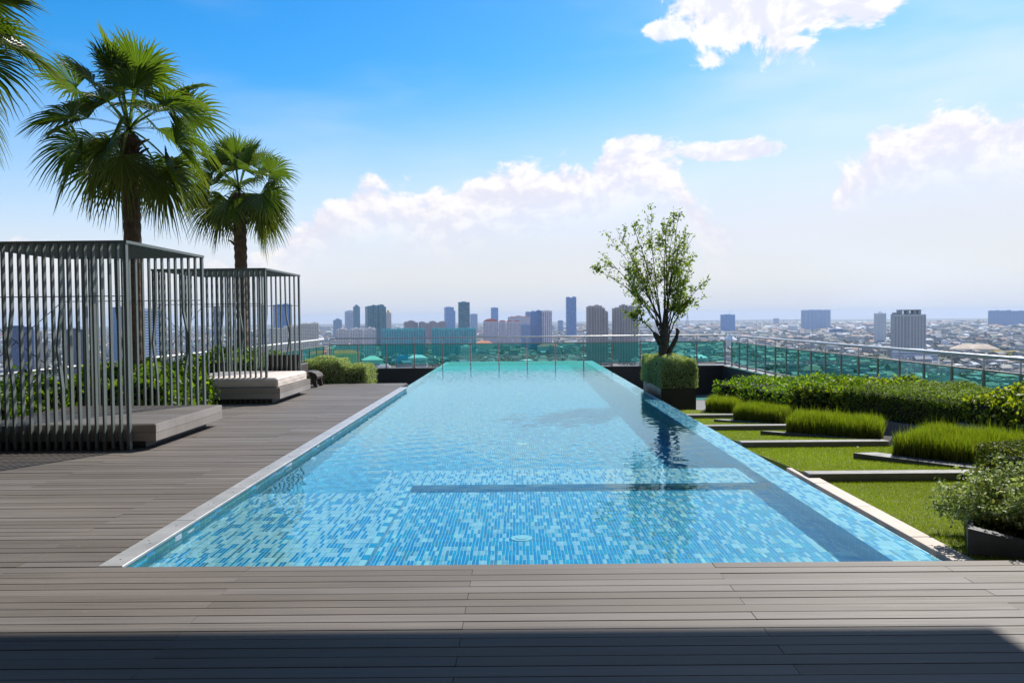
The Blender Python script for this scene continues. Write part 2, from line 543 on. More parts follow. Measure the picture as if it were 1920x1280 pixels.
def wallmat(col, rough=0.7):
    lum = sum(col) / 3
    col = tuple(min(0.86, max(0.01, (lum + (c - lum) * 1.5) * 1.35)) for c in col)
    k = ('w',) + tuple(col)
    if k not in WALLC:
        WALLC[k] = simple('facade_paint', col, rough, var=0.08, scale=0.05)
    return WALLC[k]


def winmat(col, rough=0.25):
    lum = sum(col) / 3
    col = tuple(min(0.86, max(0.008, (lum + (c - lum) * 1.5) * 1.25)) for c in col)
    k = ('g',) + tuple(col)
    if k not in WALLC:
        WALLC[k] = simple('facade_glass', col, rough, var=0.3, scale=0.12, spec=0.6)
    return WALLC[k]


TOWERS = []          # footprints, kept free of low houses


def tower(name, label, cat, u0, u1, vt, D, wall, glass, style='grid', depth=0.8, yaw=12, boxes=None, roof=None, floor=3.3, bay=3.6, group=None, extra=None, thick=0.55):
    a, b = YP(u0, vt, D), YP(u1, vt, D)
    zt = YP((u0 + u1) / 2, vt, D).z
    w_sil = b.x - a.x
    th = math.atan2((a.x + b.x) / 2, D)                  # the block is turned by yaw against the line of sight
    w = w_sil * math.cos(th) / (math.cos(R(yaw)) + depth * abs(math.sin(R(yaw))))
    yw = R(yaw) - th
    dp = w * depth
    H = zt - GZ
    root = thing(name, label, cat, ((a.x + b.x) / 2, D + dp / 2, GZ), yw, group)
    TOWERS.append(((a.x + b.x) / 2, D + dp / 2, max(w, dp) * 0.75))
    boxes = boxes or [(0, 1, 0, 1, 1)]
    body, wins = MB(), MB()
    for bi, (fx0, fx1, fy0, fy1, fh) in enumerate(boxes):
        x0, x1 = (fx0 - 0.5) * w, (fx1 - 0.5) * w
        y0, y1 = (fy0 - 0.5) * dp, (fy1 - 0.5) * dp
        h = H * fh
        body.box(x0, x1, y0, y1, 0, h - 0.01 * bi)
        nf = max(2, int(h / floor))
        for (ax, c0, c1, pos, sg) in (('x', x0, x1, y0, -1), ('x', x0, x1, y1, 1), ('y', y0, y1, x0, -1), ('y', y0, y1, x1, 1)):
            L = c1 - c0
            if L < 2.5:
                continue
            e = 0.12 + 0.02 * bi
            p = pos + sg * e
            if style in ('grid', 'balcony'):
                nb = max(1, int(L / bay))
                s = L / nb
                spans = [(c0 + s * (i + 0.5 - thick / 2), c0 + s * (i + 0.5 + thick / 2)) for i in range(nb)]
            elif style == 'fins':
                nb = max(1, int(L / bay))
                s = L / nb
                spans = [(c0 + s * (i + 0.5 - thick / 2), c0 + s * (i + 0.5 + thick / 2)) for i in range(nb)]
            else:
                spans = [(c0 + 0.4, c1 - 0.4)]
            if style == 'fins':
                rows = [(4.0, h - 3.0)]
            elif style == 'glass':
                rows = [(4.0 + k * floor, 4.0 + k * floor + floor * 0.86) for k in range(nf - 1)]
            else:
                rows = [(k * floor + floor * 0.28, k * floor + floor * 0.82) for k in range(1, nf)]
            for (s0, s1) in spans:
                for (r0, r1) in rows:
                    if r1 > h - 0.6:
                        continue
                    if ax == 'x':
                        q = [(s0, p, r0), (s1, p, r0), (s1, p, r1), (s0, p, r1)]
                    else:
                        q = [(p, s0, r0), (p, s1, r0), (p, s1, r1), (p, s0, r1)]
                    wins._add(q, [(0, 1, 2, 3)])
            if style == 'balcony':
                for k in range(1, nf):
                    z = k * floor
                    if ax == 'x':
                        body.box(c0 + 0.5, c1 - 0.5, min(pos, pos + sg * 1.1), max(pos, pos + sg * 1.1), z - 0.15, z + 0.55)
                    else:
                        body.box(min(pos, pos + sg * 1.1), max(pos, pos + sg * 1.1), c0 + 0.5, c1 - 0.5, z - 0.15, z + 0.55)
    body.build('tower_body' if H > 50 else 'building_body', wallmat(wall), root, world=False)
    tag(wins.build('window_grid', winmat(glass), root, world=False), kind='stuff')
    rf = MB()
    top = max(bx[4] for bx in boxes)
    for (fx0, fx1, fy0, fy1, fh) in boxes:
        if fh < top - 0.12:
            continue
        x0, x1, y0, y1 = (fx0 - 0.5) * w, (fx1 - 0.5) * w, (fy0 - 0.5) * dp, (fy1 - 0.5) * dp
        cx, cy = (x0 + x1) / 2, (y0 + y1) / 2
        rf.box(cx - (x1 - x0) * 0.22, cx + (x1 - x0) * 0.20, cy - (y1 - y0) * 0.2, cy + (y1 - y0) * 0.22, H * fh + 0.02, H * fh + 3.2)
        for (p0, p1, q0, q1) in ((x0, x1, y0 - 0.2, y0 + 0.4), (x0, x1, y1 - 0.4, y1 + 0.2), (x0 - 0.2, x0 + 0.4, y0, y1), (x1 - 0.4, x1 + 0.2, y0, y1)):
            rf.box(p0, p1, q0, q1, H * fh + 0.01, H * fh + 1.2)
    rf.build('roof_plant', wallmat(roof or wall), root, world=False)
    if extra:
        ex, em = extra(w, dp, H)
        for nm, mb, mt in ((ex, em[0], em[1]),):
            mb.build(nm, mt, root, world=False)
    return root


def mast(w, dp, H):
    mb = MB()
    mb.tube([(0.15 * w, 0, H), (0.15 * w, 0, H + 32)], [1.6, 0.3], 6)
    return 'antenna_mast', (mb, wallmat((0.4, 0.42, 0.46)))


def dome(w, dp, H):
    mb = MB()
    pts, rad = [], []
    for i in range(7):
        t = i / 6 * math.pi / 2
        pts.append((0, 0, H + 0.2 + 12 * math.sin(t))); rad.append(max(0.3, w * 0.34 * math.cos(t)))
    pts.append((0, 0, H + 18)); rad.append(0.2)
    mb.tube(pts, rad, 12)
    return 'dome', (mb, wallmat((0.6, 0.42, 0.2)))


def frames(w, dp, H):
    mb = MB()
    for x in (-0.32 * w, -0.1 * w, 0.12 * w, 0.26 * w):
        mb.box(x, x + 0.09 * w, -dp * 0.45, dp * 0.4, H + 0.02, H + 9.5)
    mb.box(-0.33 * w, 0.36 * w, -dp * 0.46, dp * 0.42, H + 9.5, H + 11)
    mb.box(-0.48 * w, -0.34 * w, -dp * 0.4, dp * 0.3, H + 0.02, H + 5)
    return 'roof_frame', (mb, wallmat((0.2, 0.21, 0.23)))


def archroof(col):
    def fn(w, dp, H):
        mb = MB()
        pts = []
        for i in range(9):
            t = math.pi * i / 8
            pts.append((-w * 0.5 * math.cos(t), H + 0.3 + w * 0.22 * math.sin(t)))
        vs = [(x, -dp * 0.52, z) for x, z in pts] + [(x, dp * 0.52, z) for x, z in pts]
        n = len(pts)
        mb._add(vs, [(i, i + 1, n + i + 1, n + i) for i in range(n - 1)] + [tuple(range(n - 1, -1, -1)), tuple(range(n, 2 * n))])
        return 'arched_roof', (mb, wallmat(col))
    return fn


def hiproof(col, k=0.18):
    def fn(w, dp, H):
        mb = MB()
        e = 1.2
        x0, x1, y0, y1 = -w / 2 - e, w / 2 + e, -dp / 2 - e, dp / 2 + e
        r = min(w, dp) * 0.5
        hh = min(w, dp) * k + 2
        if w >= dp:
            ra, rb = (x0 + r, 0), (x1 - r, 0)
            fs = [(0, 1, 5, 4), (1, 2, 5), (2, 3, 4, 5), (3, 0, 4), (3, 2, 1, 0)]
        else:
            ra, rb = (0, y0 + r), (0, y1 - r)
            fs = [(0, 1, 4), (1, 2, 5, 4), (2, 3, 5), (3, 0, 4, 5), (3, 2, 1, 0)]
        z = H + 1.3
        mb._add([(x0, y0, z), (x1, y0, z), (x1, y1, z), (x0, y1, z), (*ra, z + hh), (*rb, z + hh)], fs)
        return 'roof', (mb, wallmat(col))
    return fn


BLUEG = (0.05, 0.09, 0.16)
TEAL = (0.055, 0.20, 0.22)
TEALW = (0.10, 0.33, 0.34)
step3 = [(0, 0.34, 0.1, 0.9, 0.93), (0.34, 0.66, 0, 1, 1.0), (0.66, 1, 0.1, 0.9, 0.95)]


def city_towers():
    T = tower
    # left of the frame, seen between the pergola bars
    T('glass_tower', 'broad dark blue glass tower behind the left end of the near pergola', 'tower', -6, 52, 614, 1350, (0.015, 0.06, 0.12), (0.012, 0.05, 0.12), 'glass', yaw=8)
    T('residential_tower', 'slim pale grey slab tower beside the broad dark blue tower', 'tower', 53, 64, 618, 1700, (0.55, 0.53, 0.54), (0.3, 0.3, 0.33), yaw=6)
    T('residential_tower', 'cream stepped tower between the two dark towers behind the pergola', 'tower', 64, 80, 622, 1450, (0.62, 0.50, 0.42), (0.3, 0.24, 0.2), boxes=[(0.2, 0.75, 0.1, 0.9, 1), (0, 1, 0, 1, 0.78)], yaw=8)
    T('glass_tower', 'very dark navy glass tower behind the middle of the near pergola', 'tower', 108, 154, 619, 1400, (0.012, 0.035, 0.065), (0.012, 0.03, 0.06), 'glass', yaw=6)
    T('office_tower', 'narrow blue grey striped tower just left of the near pergola corner', 'tower', 204, 236, 577, 1500, (0.20, 0.26, 0.34), (0.05, 0.11, 0.22), 'band', yaw=6)
    T('office_tower', 'tall white and blue striped tower behind the left palm trunk', 'tower', 254, 298, 580, 1300, (0.72, 0.72, 0.74), (0.16, 0.24, 0.38), 'band', yaw=10, floor=4.2)
    T('apartment_block', 'small white framed balcony block in front of the striped tower', 'apartment block', 255, 270, 630, 1250, (0.72, 0.71, 0.69), (0.12, 0.2, 0.2), 'balcony', yaw=6)
    T('residential_tower', 'dark slim tower with a stepped top behind the far pergola', 'tower', 394, 412, 576, 2500, (0.13, 0.16, 0.2), (0.07, 0.09, 0.12), 'band', boxes=[(0.1, 0.9, 0.1, 0.9, 1), (0, 1, 0, 1, 0.9)])
    T('residential_tower', 'grey balcony tower low between the far pergola bars', 'tower', 440, 470, 622, 2200, (0.22, 0.24, 0.27), (0.09, 0.11, 0.14), 'balcony')
    T('glass_tower', 'narrow blue tower just left of the far pergola corner post', 'tower', 482, 496, 573, 2600, (0.10, 0.19, 0.34), (0.06, 0.14, 0.3), 'fins')
    T('glass_tower', 'wide blue tower in the last bays of the far pergola', 'tower', 508, 544, 572, 2600, (0.11, 0.20, 0.36), (0.07, 0.15, 0.31), 'fins', boxes=[(0, 0.45, 0, 1, 1), (0.45, 1, 0.1, 0.9, 1.015)])
    T('apartment_block', 'long beige apartment block with rows of windows right of the far pergola', 'apartment block', 500, 594, 612, 1900, (0.55, 0.51, 0.46), (0.17, 0.18, 0.18), 'grid', depth=0.3, yaw=5, thick=0.68, bay=4.2,
      boxes=[(0, 0.3, 0, 1, 0.96), (0.3, 0.62, 0.1, 0.9, 1.0), (0.62, 0.86, 0, 1, 1.06), (0.86, 1, 0, 1, 1.08)])
    # from the left corner of the far railing to the tree
    T('residential_tower', 'small blue grey tower leftmost beyond the far railing', 'tower', 623, 640, 598, 4000, (0.20, 0.27, 0.36), (0.13, 0.19, 0.28), 'grid', boxes=step3)
    T('residential_tower', 'white and grey tower with a rounded cap beside the thin teal tower', 'tower', 645, 662, 585, 3500, (0.48, 0.5, 0.55), (0.16, 0.22, 0.3), 'band', extra=archroof((0.45, 0.47, 0.52)))
    T('residential_tower', 'thin teal grey tower left of the big teal cluster', 'tower', 661, 674, 574, 3200, (0.11, 0.21, 0.27), (0.06, 0.13, 0.18), 'grid', boxes=[(0.2, 0.8, 0.2, 0.8, 1.02), (0, 1, 0, 1, 0.98)])
    T('residential_tower', 'big teal tower cluster with several roof heads', 'tower', 681, 722, 573, 2600, (0.06, 0.17, 0.20), (0.035, 0.11, 0.15), 'fins', bay=5,
      boxes=[(0, 0.32, 0.1, 0.9, 0.975), (0.32, 0.48, 0, 1, 1.0), (0.48, 0.60, 0.1, 0.9, 0.98), (0.60, 0.74, 0, 1, 1.0), (0.74, 0.88, 0, 1, 1.01), (0.88, 1, 0.1, 0.9, 0.97)])
    T('domed_tower', 'beige tower with a golden dome behind the teal cluster', 'tower', 722, 733, 587, 3000, (0.48, 0.44, 0.42), (0.25, 0.25, 0.28), 'grid', extra=dome)
    for i, (u0, u1, vt, lb) in enumerate(((628, 652, 617, 'leftmost of three white apartment blocks behind the far railing'), (654, 678, 616, 'middle of three white apartment blocks behind the far railing'), (680, 704, 615, 'white apartment block rightmost of three, below the teal cluster'))):
        T('apartment_block', lb, 'apartment block', u0, u1, vt, 2050, (0.60, 0.56, 0.55), (0.16, 0.17, 0.2), 'grid', depth=0.7, yaw=8, boxes=[(0, 0.3, 0.1, 0.9, 0.96), (0.3, 0.7, 0, 1, 1.0), (0.7, 1, 0.1, 0.9, 0.97)], group='three white apartment blocks behind the far railing')
    T('apartment_block', 'long low teal apartment slab right of the white blocks', 'apartment block', 713, 797, 617, 2050, TEALW, (0.05, 0.2, 0.24), 'fins', depth=0.22, yaw=3, bay=5.5,
      boxes=[(i / 9, (i + 1) / 9, 0.0 if i % 2 else 0.12, 0.9, 1.0 if i % 2 else 0.985) for i in range(9)])
    T('apartment_block', 'long low teal apartment slab below the dark teal tower', 'apartment block', 808, 892, 616, 2050, TEALW, (0.05, 0.2, 0.24), 'fins', depth=0.22, yaw=3, bay=5.5,
      boxes=[(i / 9, (i + 1) / 9, 0.0 if i % 2 else 0.12, 0.9, 1.0 if i % 2 else 0.985) for i in range(9)])
    T('apartment_block', 'mauve brown flats showing over the left teal slab', 'apartment block', 756, 783, 602, 3000, (0.30, 0.25, 0.26), (0.14, 0.13, 0.16), 'grid', depth=0.4, boxes=[(0, 0.3, 0, 1, 0.95), (0.3, 0.75, 0, 1, 1.0), (0.75, 1, 0, 1, 0.93)])
    T('apartment_block', 'mauve brown flats with notched top between the two teal slabs', 'apartment block', 784, 836, 603, 3000, (0.31, 0.26, 0.27), (0.14, 0.13, 0.16), 'grid', depth=0.3, boxes=[(0, 0.2, 0, 1, 0.98), (0.2, 0.4, 0.1, 0.9, 0.92), (0.4, 0.6, 0, 1, 1.0), (0.6, 0.78, 0.1, 0.9, 0.93), (0.78, 1, 0, 1, 0.99)])
    T('glass_tower', 'blue office tower with slanted shoulder left of the dark teal tower', 'tower', 832, 853, 576, 4000, (0.17, 0.27, 0.42), (0.11, 0.21, 0.38), 'band', boxes=[(0, 0.85, 0, 1, 1), (0.85, 1, 0, 1, 0.88)])
    T('glass_tower', 'flat topped dark teal glass tower above the teal slabs', 'tower', 858, 880, 567, 2600, (0.015, 0.14, 0.18), (0.012, 0.12, 0.16), 'glass', yaw=4)
    T('residential_tower', 'pale blue tower just right of the dark teal tower', 'tower', 881, 895, 589, 4000, (0.30, 0.37, 0.48), (0.2, 0.27, 0.38), 'fins')
    T('glass_tower', 'lone slim blue tower left of the white flats with red roofs', 'tower', 920, 934, 577, 4500, (0.16, 0.26, 0.44), (0.1, 0.2, 0.37), 'fins')
    for u0, u1, lb in ((906, 933, 'widest white block with a red arched roof, leftmost of its row'), (935, 948, 'narrow white block with red arched roof, second in the row'), (949, 961, 'narrow white block with red arched roof, third in the row'), (962, 975, 'narrow white block with red arched roof, rightmost of the row')):
        T('apartment_block', lb, 'apartment block', u0, u1, 603, 2600, (0.60, 0.53, 0.54), (0.36, 0.33, 0.37), 'fins', depth=0.6, yaw=6, bay=4, extra=archroof((0.42, 0.16, 0.15)), group='white flats with red arched roofs')
    T('apartment_block', 'wide pinkish block with red roof boxes behind the arched roofs', 'apartment block', 952, 994, 593, 3100, (0.50, 0.46, 0.50), (0.28, 0.28, 0.33), 'grid', depth=0.4, roof=(0.45, 0.2, 0.18), boxes=[(0, 0.3, 0, 1, 0.97), (0.3, 0.65, 0, 1, 1), (0.65, 1, 0, 1, 0.98)])
    T('residential_tower', 'small dark blue tower peeping over the pinkish block', 'tower', 985, 994, 585, 4200, (0.16, 0.21, 0.32), (0.1, 0.15, 0.25), 'grid')
    T('apartment_block', 'blue grey block right of the red arched roofs', 'apartment block', 976, 994, 609, 2350, (0.25, 0.31, 0.42), (0.15, 0.2, 0.3), 'band', yaw=8)
    T('residential_tower', 'twin tone tower with blue left and white striped right', 'tower', 994, 1016, 583, 2400, (0.17, 0.24, 0.37), (0.10, 0.16, 0.28), 'grid', boxes=[(0, 0.5, 0, 1, 0.98), (0.5, 1, 0, 1, 1.0)], yaw=5)
    T('residential_tower', 'white tower with mauve vertical stripes joined to the twin tone tower', 'tower', 1015, 1035, 583, 2380, (0.62, 0.57, 0.58), (0.25, 0.23, 0.30), 'fins', bay=5, yaw=10)
    T('residential_tower', 'faint small blue tower left of the tall lone blue tower', 'tower', 1046, 1056, 601, 5000, (0.22, 0.3, 0.42), (0.15, 0.22, 0.33), 'fins')
    T('glass_tower', 'tallest lone blue glass tower on the skyline', 'tower', 1061, 1081, 557, 3800, (0.07, 0.19, 0.36), (0.04, 0.14, 0.31), 'glass', yaw=5, boxes=[(0, 0.42, 0, 1, 0.995), (0.42, 0.58, 0.1, 0.9, 0.97), (0.58, 1, 0, 1, 1.0)])
    T('residential_tower', 'brown grey stepped tower left of its taller twin behind the tree', 'tower', 1100, 1142, 574, 1650, (0.34, 0.30, 0.285), (0.12, 0.12, 0.13), 'balcony', yaw=9, bay=4.5,
      boxes=[(0, 0.28, 0.05, 0.95, 0.985), (0.28, 0.68, 0, 1, 1.0), (0.68, 0.85, 0.1, 0.9, 0.96), (0.85, 1, 0.1, 0.9, 0.90)])
    T('residential_tower', 'brown grey tower with a dark glass middle just left of the tree', 'tower', 1149, 1199, 573, 1650, (0.33, 0.30, 0.29), (0.08, 0.09, 0.11), 'balcony', yaw=9, bay=4.5,
      boxes=[(0, 0.3, 0.05, 0.95, 0.95), (0.3, 0.56, 0, 1, 1.0), (0.56, 1, 0.05, 0.95, 0.98)])
    # right of the tree
    T('office_tower', 'square blue block with an antenna right of the tree', 'tower', 1353, 1381, 590, 4600, (0.17, 0.28, 0.46), (0.12, 0.22, 0.40), 'fins', yaw=3, extra=mast)
    T('residential_tower', 'wide pale blue ribbed block on the right skyline', 'tower', 1505, 1561, 581, 5200, (0.38, 0.44, 0.54), (0.18, 0.27, 0.42), 'fins', bay=7, depth=0.4, yaw=4, boxes=[(0, 0.22, 0, 1, 0.985), (0.22, 0.5, 0, 1, 1.0), (0.5, 0.72, 0.05, 0.95, 1.0), (0.72, 1, 0, 1, 0.99)])
    T('office_tower', 'low dark blue glass box in the middle of the right plain', 'office block', 1558, 1586, 618, 3900, (0.06, 0.13, 0.22), (0.05, 0.12, 0.22), 'glass', yaw=4)
    T('residential_tower', 'slim white balcony tower beside the big grey tower', 'tower', 1642, 1665, 587, 2500, (0.66, 0.64, 0.66), (0.25, 0.27, 0.33), 'balcony', yaw=7, boxes=[(0, 1, 0, 1, 0.985), (0.2, 0.8, 0.2, 0.8, 1.0), (0.38, 0.62, 0.35, 0.65, 1.03)])
    T('residential_tower', 'big grey tower with dark centre and open roof frame', 'tower', 1679, 1747, 590, 1750, (0.40, 0.385, 0.375), (0.09, 0.095, 0.11), 'grid', yaw=9, bay=5.0, floor=4.0, thick=0.6, extra=frames,
      boxes=[(0, 0.4, 0, 1, 1), (0.4, 0.62, -0.03, 0.97, 1.0), (0.62, 1, 0, 1, 0.998)])
    T('podium_block', 'wide white podium block at the foot of the big grey tower', 'building', 1678, 1765, 657, 1640, (0.58, 0.58, 0.62), (0.2, 0.21, 0.26), 'band', depth=0.35, yaw=3, floor=5)
    T('residential_tower', 'blue notched apartment cluster at the right edge of the skyline', 'tower', 1857, 1926, 582, 6000, (0.14, 0.24, 0.41), (0.10, 0.19, 0.35), 'fins', bay=9, depth=0.3, yaw=3, boxes=[(0, 0.2, 0, 1, 0.99), (0.2, 0.32, 0, 1, 1.01), (0.32, 0.5, 0, 1, 0.985), (0.5, 0.64, 0, 1, 1.01), (0.64, 0.8, 0, 1, 0.95), (0.8, 1, 0, 1, 0.97)])
    T('hall_building', 'long beige building with a wide brown hip roof on the right', 'building', 1790, 1886, 655, 2050, (0.55, 0.49, 0.42), (0.25, 0.22, 0.2), 'grid', depth=0.5, yaw=4, extra=hiproof((0.30, 0.22, 0.16)), floor=5, bay=6)
    T('apartment_block', 'bright yellow apartment block at the right edge above the railing', 'apartment block', 1861, 1926, 660, 1900, (0.62, 0.43, 0.06), (0.28, 0.2, 0.08), 'grid', depth=0.3, yaw=3, boxes=[(0, 0.4, 0, 1, 1.03), (0.4, 1, 0, 1, 0.97)])
    T('apartment_block', 'white stepped building with a small pavilion roof above the right railing', 'building', 1768, 1806, 642, 2350, (0.62, 0.60, 0.62), (0.3, 0.3, 0.34), 'grid', depth=0.5, yaw=5, boxes=[(0, 0.35, 0, 1, 1.25), (0.35, 1, 0, 1, 0.95), (0.45, 0.85, 0.2, 0.8, 1.12)])
    T('hospital_block', 'small white block left of the wide pale blue ribbed block', 'building', 1480, 1498, 612, 4000, (0.55, 0.56, 0.58), (0.35, 0.38, 0.42), 'grid', yaw=4)
    T('office_tower', 'tiny grey block far out on the plain under the viaduct', 'office block', 1451, 1462, 597, 8000, (0.3, 0.35, 0.42), (0.22, 0.27, 0.35), 'fins')
    T('warehouse', 'dark low warehouse with an orange edge on the right plain', 'warehouse', 1577, 1612, 640, 2700, (0.05, 0.06, 0.075), (0.25, 0.12, 0.07), 'band', depth=0.5, yaw=4, floor=7)
    T('warehouse', 'long flat white roofed warehouse just over the right railing', 'warehouse', 1569, 1640, 655, 2150, (0.55, 0.53, 0.52), (0.3, 0.3, 0.3), 'band', depth=0.5, yaw=3, floor=8, roof=(0.7, 0.68, 0.66))
    T('warehouse', 'long white shed on the far right plain', 'warehouse', 1790, 1822, 607, 7000, (0.75, 0.75, 0.75), (0.5, 0.5, 0.5), 'band', depth=0.4, yaw=2, floor=9)
    # seen through the green far railing
    T('school_building', 'long yellow building with an orange roof behind the left corner of the far railing', 'building', 575, 672, 664, 1700, (0.55, 0.47, 0.28), (0.2, 0.2, 0.18), 'grid', depth=0.25, yaw=2, extra=hiproof((0.50, 0.17, 0.07)), floor=4.5, bay=6)
    T('school_building', 'square cream stair block rising from the orange roofed building', 'building', 609, 625, 654, 1690, (0.60, 0.55, 0.42), (0.2, 0.2, 0.18), 'grid', depth=1, yaw=2)
    T('hall_building', 'wide hall with a pale hipped roof behind the far railing', 'building', 675, 716, 676, 1620, (0.55, 0.55, 0.48), (0.25, 0.27, 0.25), 'grid', depth=0.8, yaw=6, extra=hiproof((0.52, 0.56, 0.48)), floor=5)
    T('shop_house', 'bright blue box building behind the far railing left of the pool edge', 'building', 742, 763, 669, 1600, (0.04, 0.30, 0.45), (0.1, 0.2, 0.28), 'grid', depth=0.8, yaw=5)
    T('hall_building', 'long white roofed hall behind the railing beside the blue box', 'building', 764, 800, 672, 1680, (0.6, 0.6, 0.58), (0.35, 0.36, 0.36), 'band', depth=0.6, yaw=8, extra=hiproof((0.65, 0.66, 0.64)), floor=6)
    T('apartment_block', 'white grey flats with balconies behind the railing over the pool edge', 'apartment block', 862, 884, 650, 1750, (0.58, 0.57, 0.55), (0.2, 0.22, 0.22), 'balcony', depth=0.8, yaw=7)
    T('apartment_block', 'grey slab flats behind the railing left of the brown towers', 'apartment block', 1008, 1050, 650, 2000, (0.42, 0.41, 0.4), (0.2, 0.22, 0.22), 'grid', depth=0.4, yaw=5, extra=hiproof((0.42, 0.13, 0.11)))
    T('hall_building', 'hall with an orange roof just under the far handrail', 'building', 893, 923, 644, 2300, (0.55, 0.5, 0.45), (0.3, 0.26, 0.24), 'grid', depth=0.5, yaw=3, extra=hiproof((0.5, 0.2, 0.12)))
    T('hall_building', 'pale hall with a sharp white gable right of the tree planter', 'building', 1296, 1330, 672, 1600, (0.5, 0.5, 0.48), (0.3, 0.3, 0.3), 'band', depth=0.8, yaw=10, extra=hiproof((0.62, 0.63, 0.62)), floor=6)
    # a white pointed pavilion roof and a broadcast mast on the plain
    p = YP(1369, 637, 2300)
    mb = MB()
    mb.tube([(p.x, p.y, GZ), (p.x, p.y, p.z - 0.5)], [15, 15], 8, smooth=False)
    t = thing('pavilion', 'white building with a pointed tent roof at the railing corner', 'building', (p.x, p.y, GZ))
    mb.build('building_body', wallmat((0.55, 0.55, 0.53)), t)
    q = YP(1369, 624, 2300)
    mb = MB()
    mb.tube([(p.x, p.y, p.z), (p.x, p.y, p.z + (q.z - p.z) * 0.55), (q.x, q.y, q.z)], [20, 8, 0.3], 12, smooth=False)
    mb.build('roof', wallmat((0.8, 0.8, 0.78)), t)
    p = YP(1289, 578, 6000)
    t = thing('broadcast_mast', 'thin lattice mast on the horizon just right of the tree', 'mast', (p.x, p.y, GZ))
    mb = MB()
    for sx, sy in ((-1, -1), (1, -1), (1, 1), (-1, 1)):
        mb.beam((p.x + sx * 9, p.y + sy * 9, GZ), (p.x + sx * 1, p.y + sy * 1, GZ + (p.z - GZ) * 0.72), 2.2, 2.2)
    mb.build('leg_frame', wallmat((0.35, 0.3, 0.32)), t)
    mb = MB()
    mb.tube([(p.x, p.y, GZ + (p.z - GZ) * 0.7), (p.x, p.y, p.z)], [2.2, 0.8], 6)
    mb.build('mast_tip', wallmat((0.4, 0.36, 0.38)), t)
    # elevated highway along the horizon
    t = thing('viaduct', 'thin elevated highway running along the horizon right of the tree', 'viaduct', (YP(1400, 600, 9000).x, 9000, GZ))
    mb = MB()
    a, b = YP(1240, 602, 9300), YP(1520, 599.0, 8800)
    mb.beam((a.x, a.y, a.z), (b.x, b.y, b.z), 26, 5)
    mb.build('road_deck', wallmat((0.42, 0.42, 0.43)), t)
    for i in range(24):
        q = a.lerp(b, i / 23)
        mb = MB()
        mb.box(q.x - 3, q.x + 3, q.y - 4, q.y + 4, GZ, q.z - 2)
        mb.build('pier', wallmat((0.42, 0.42, 0.43)), t)


city_towers()


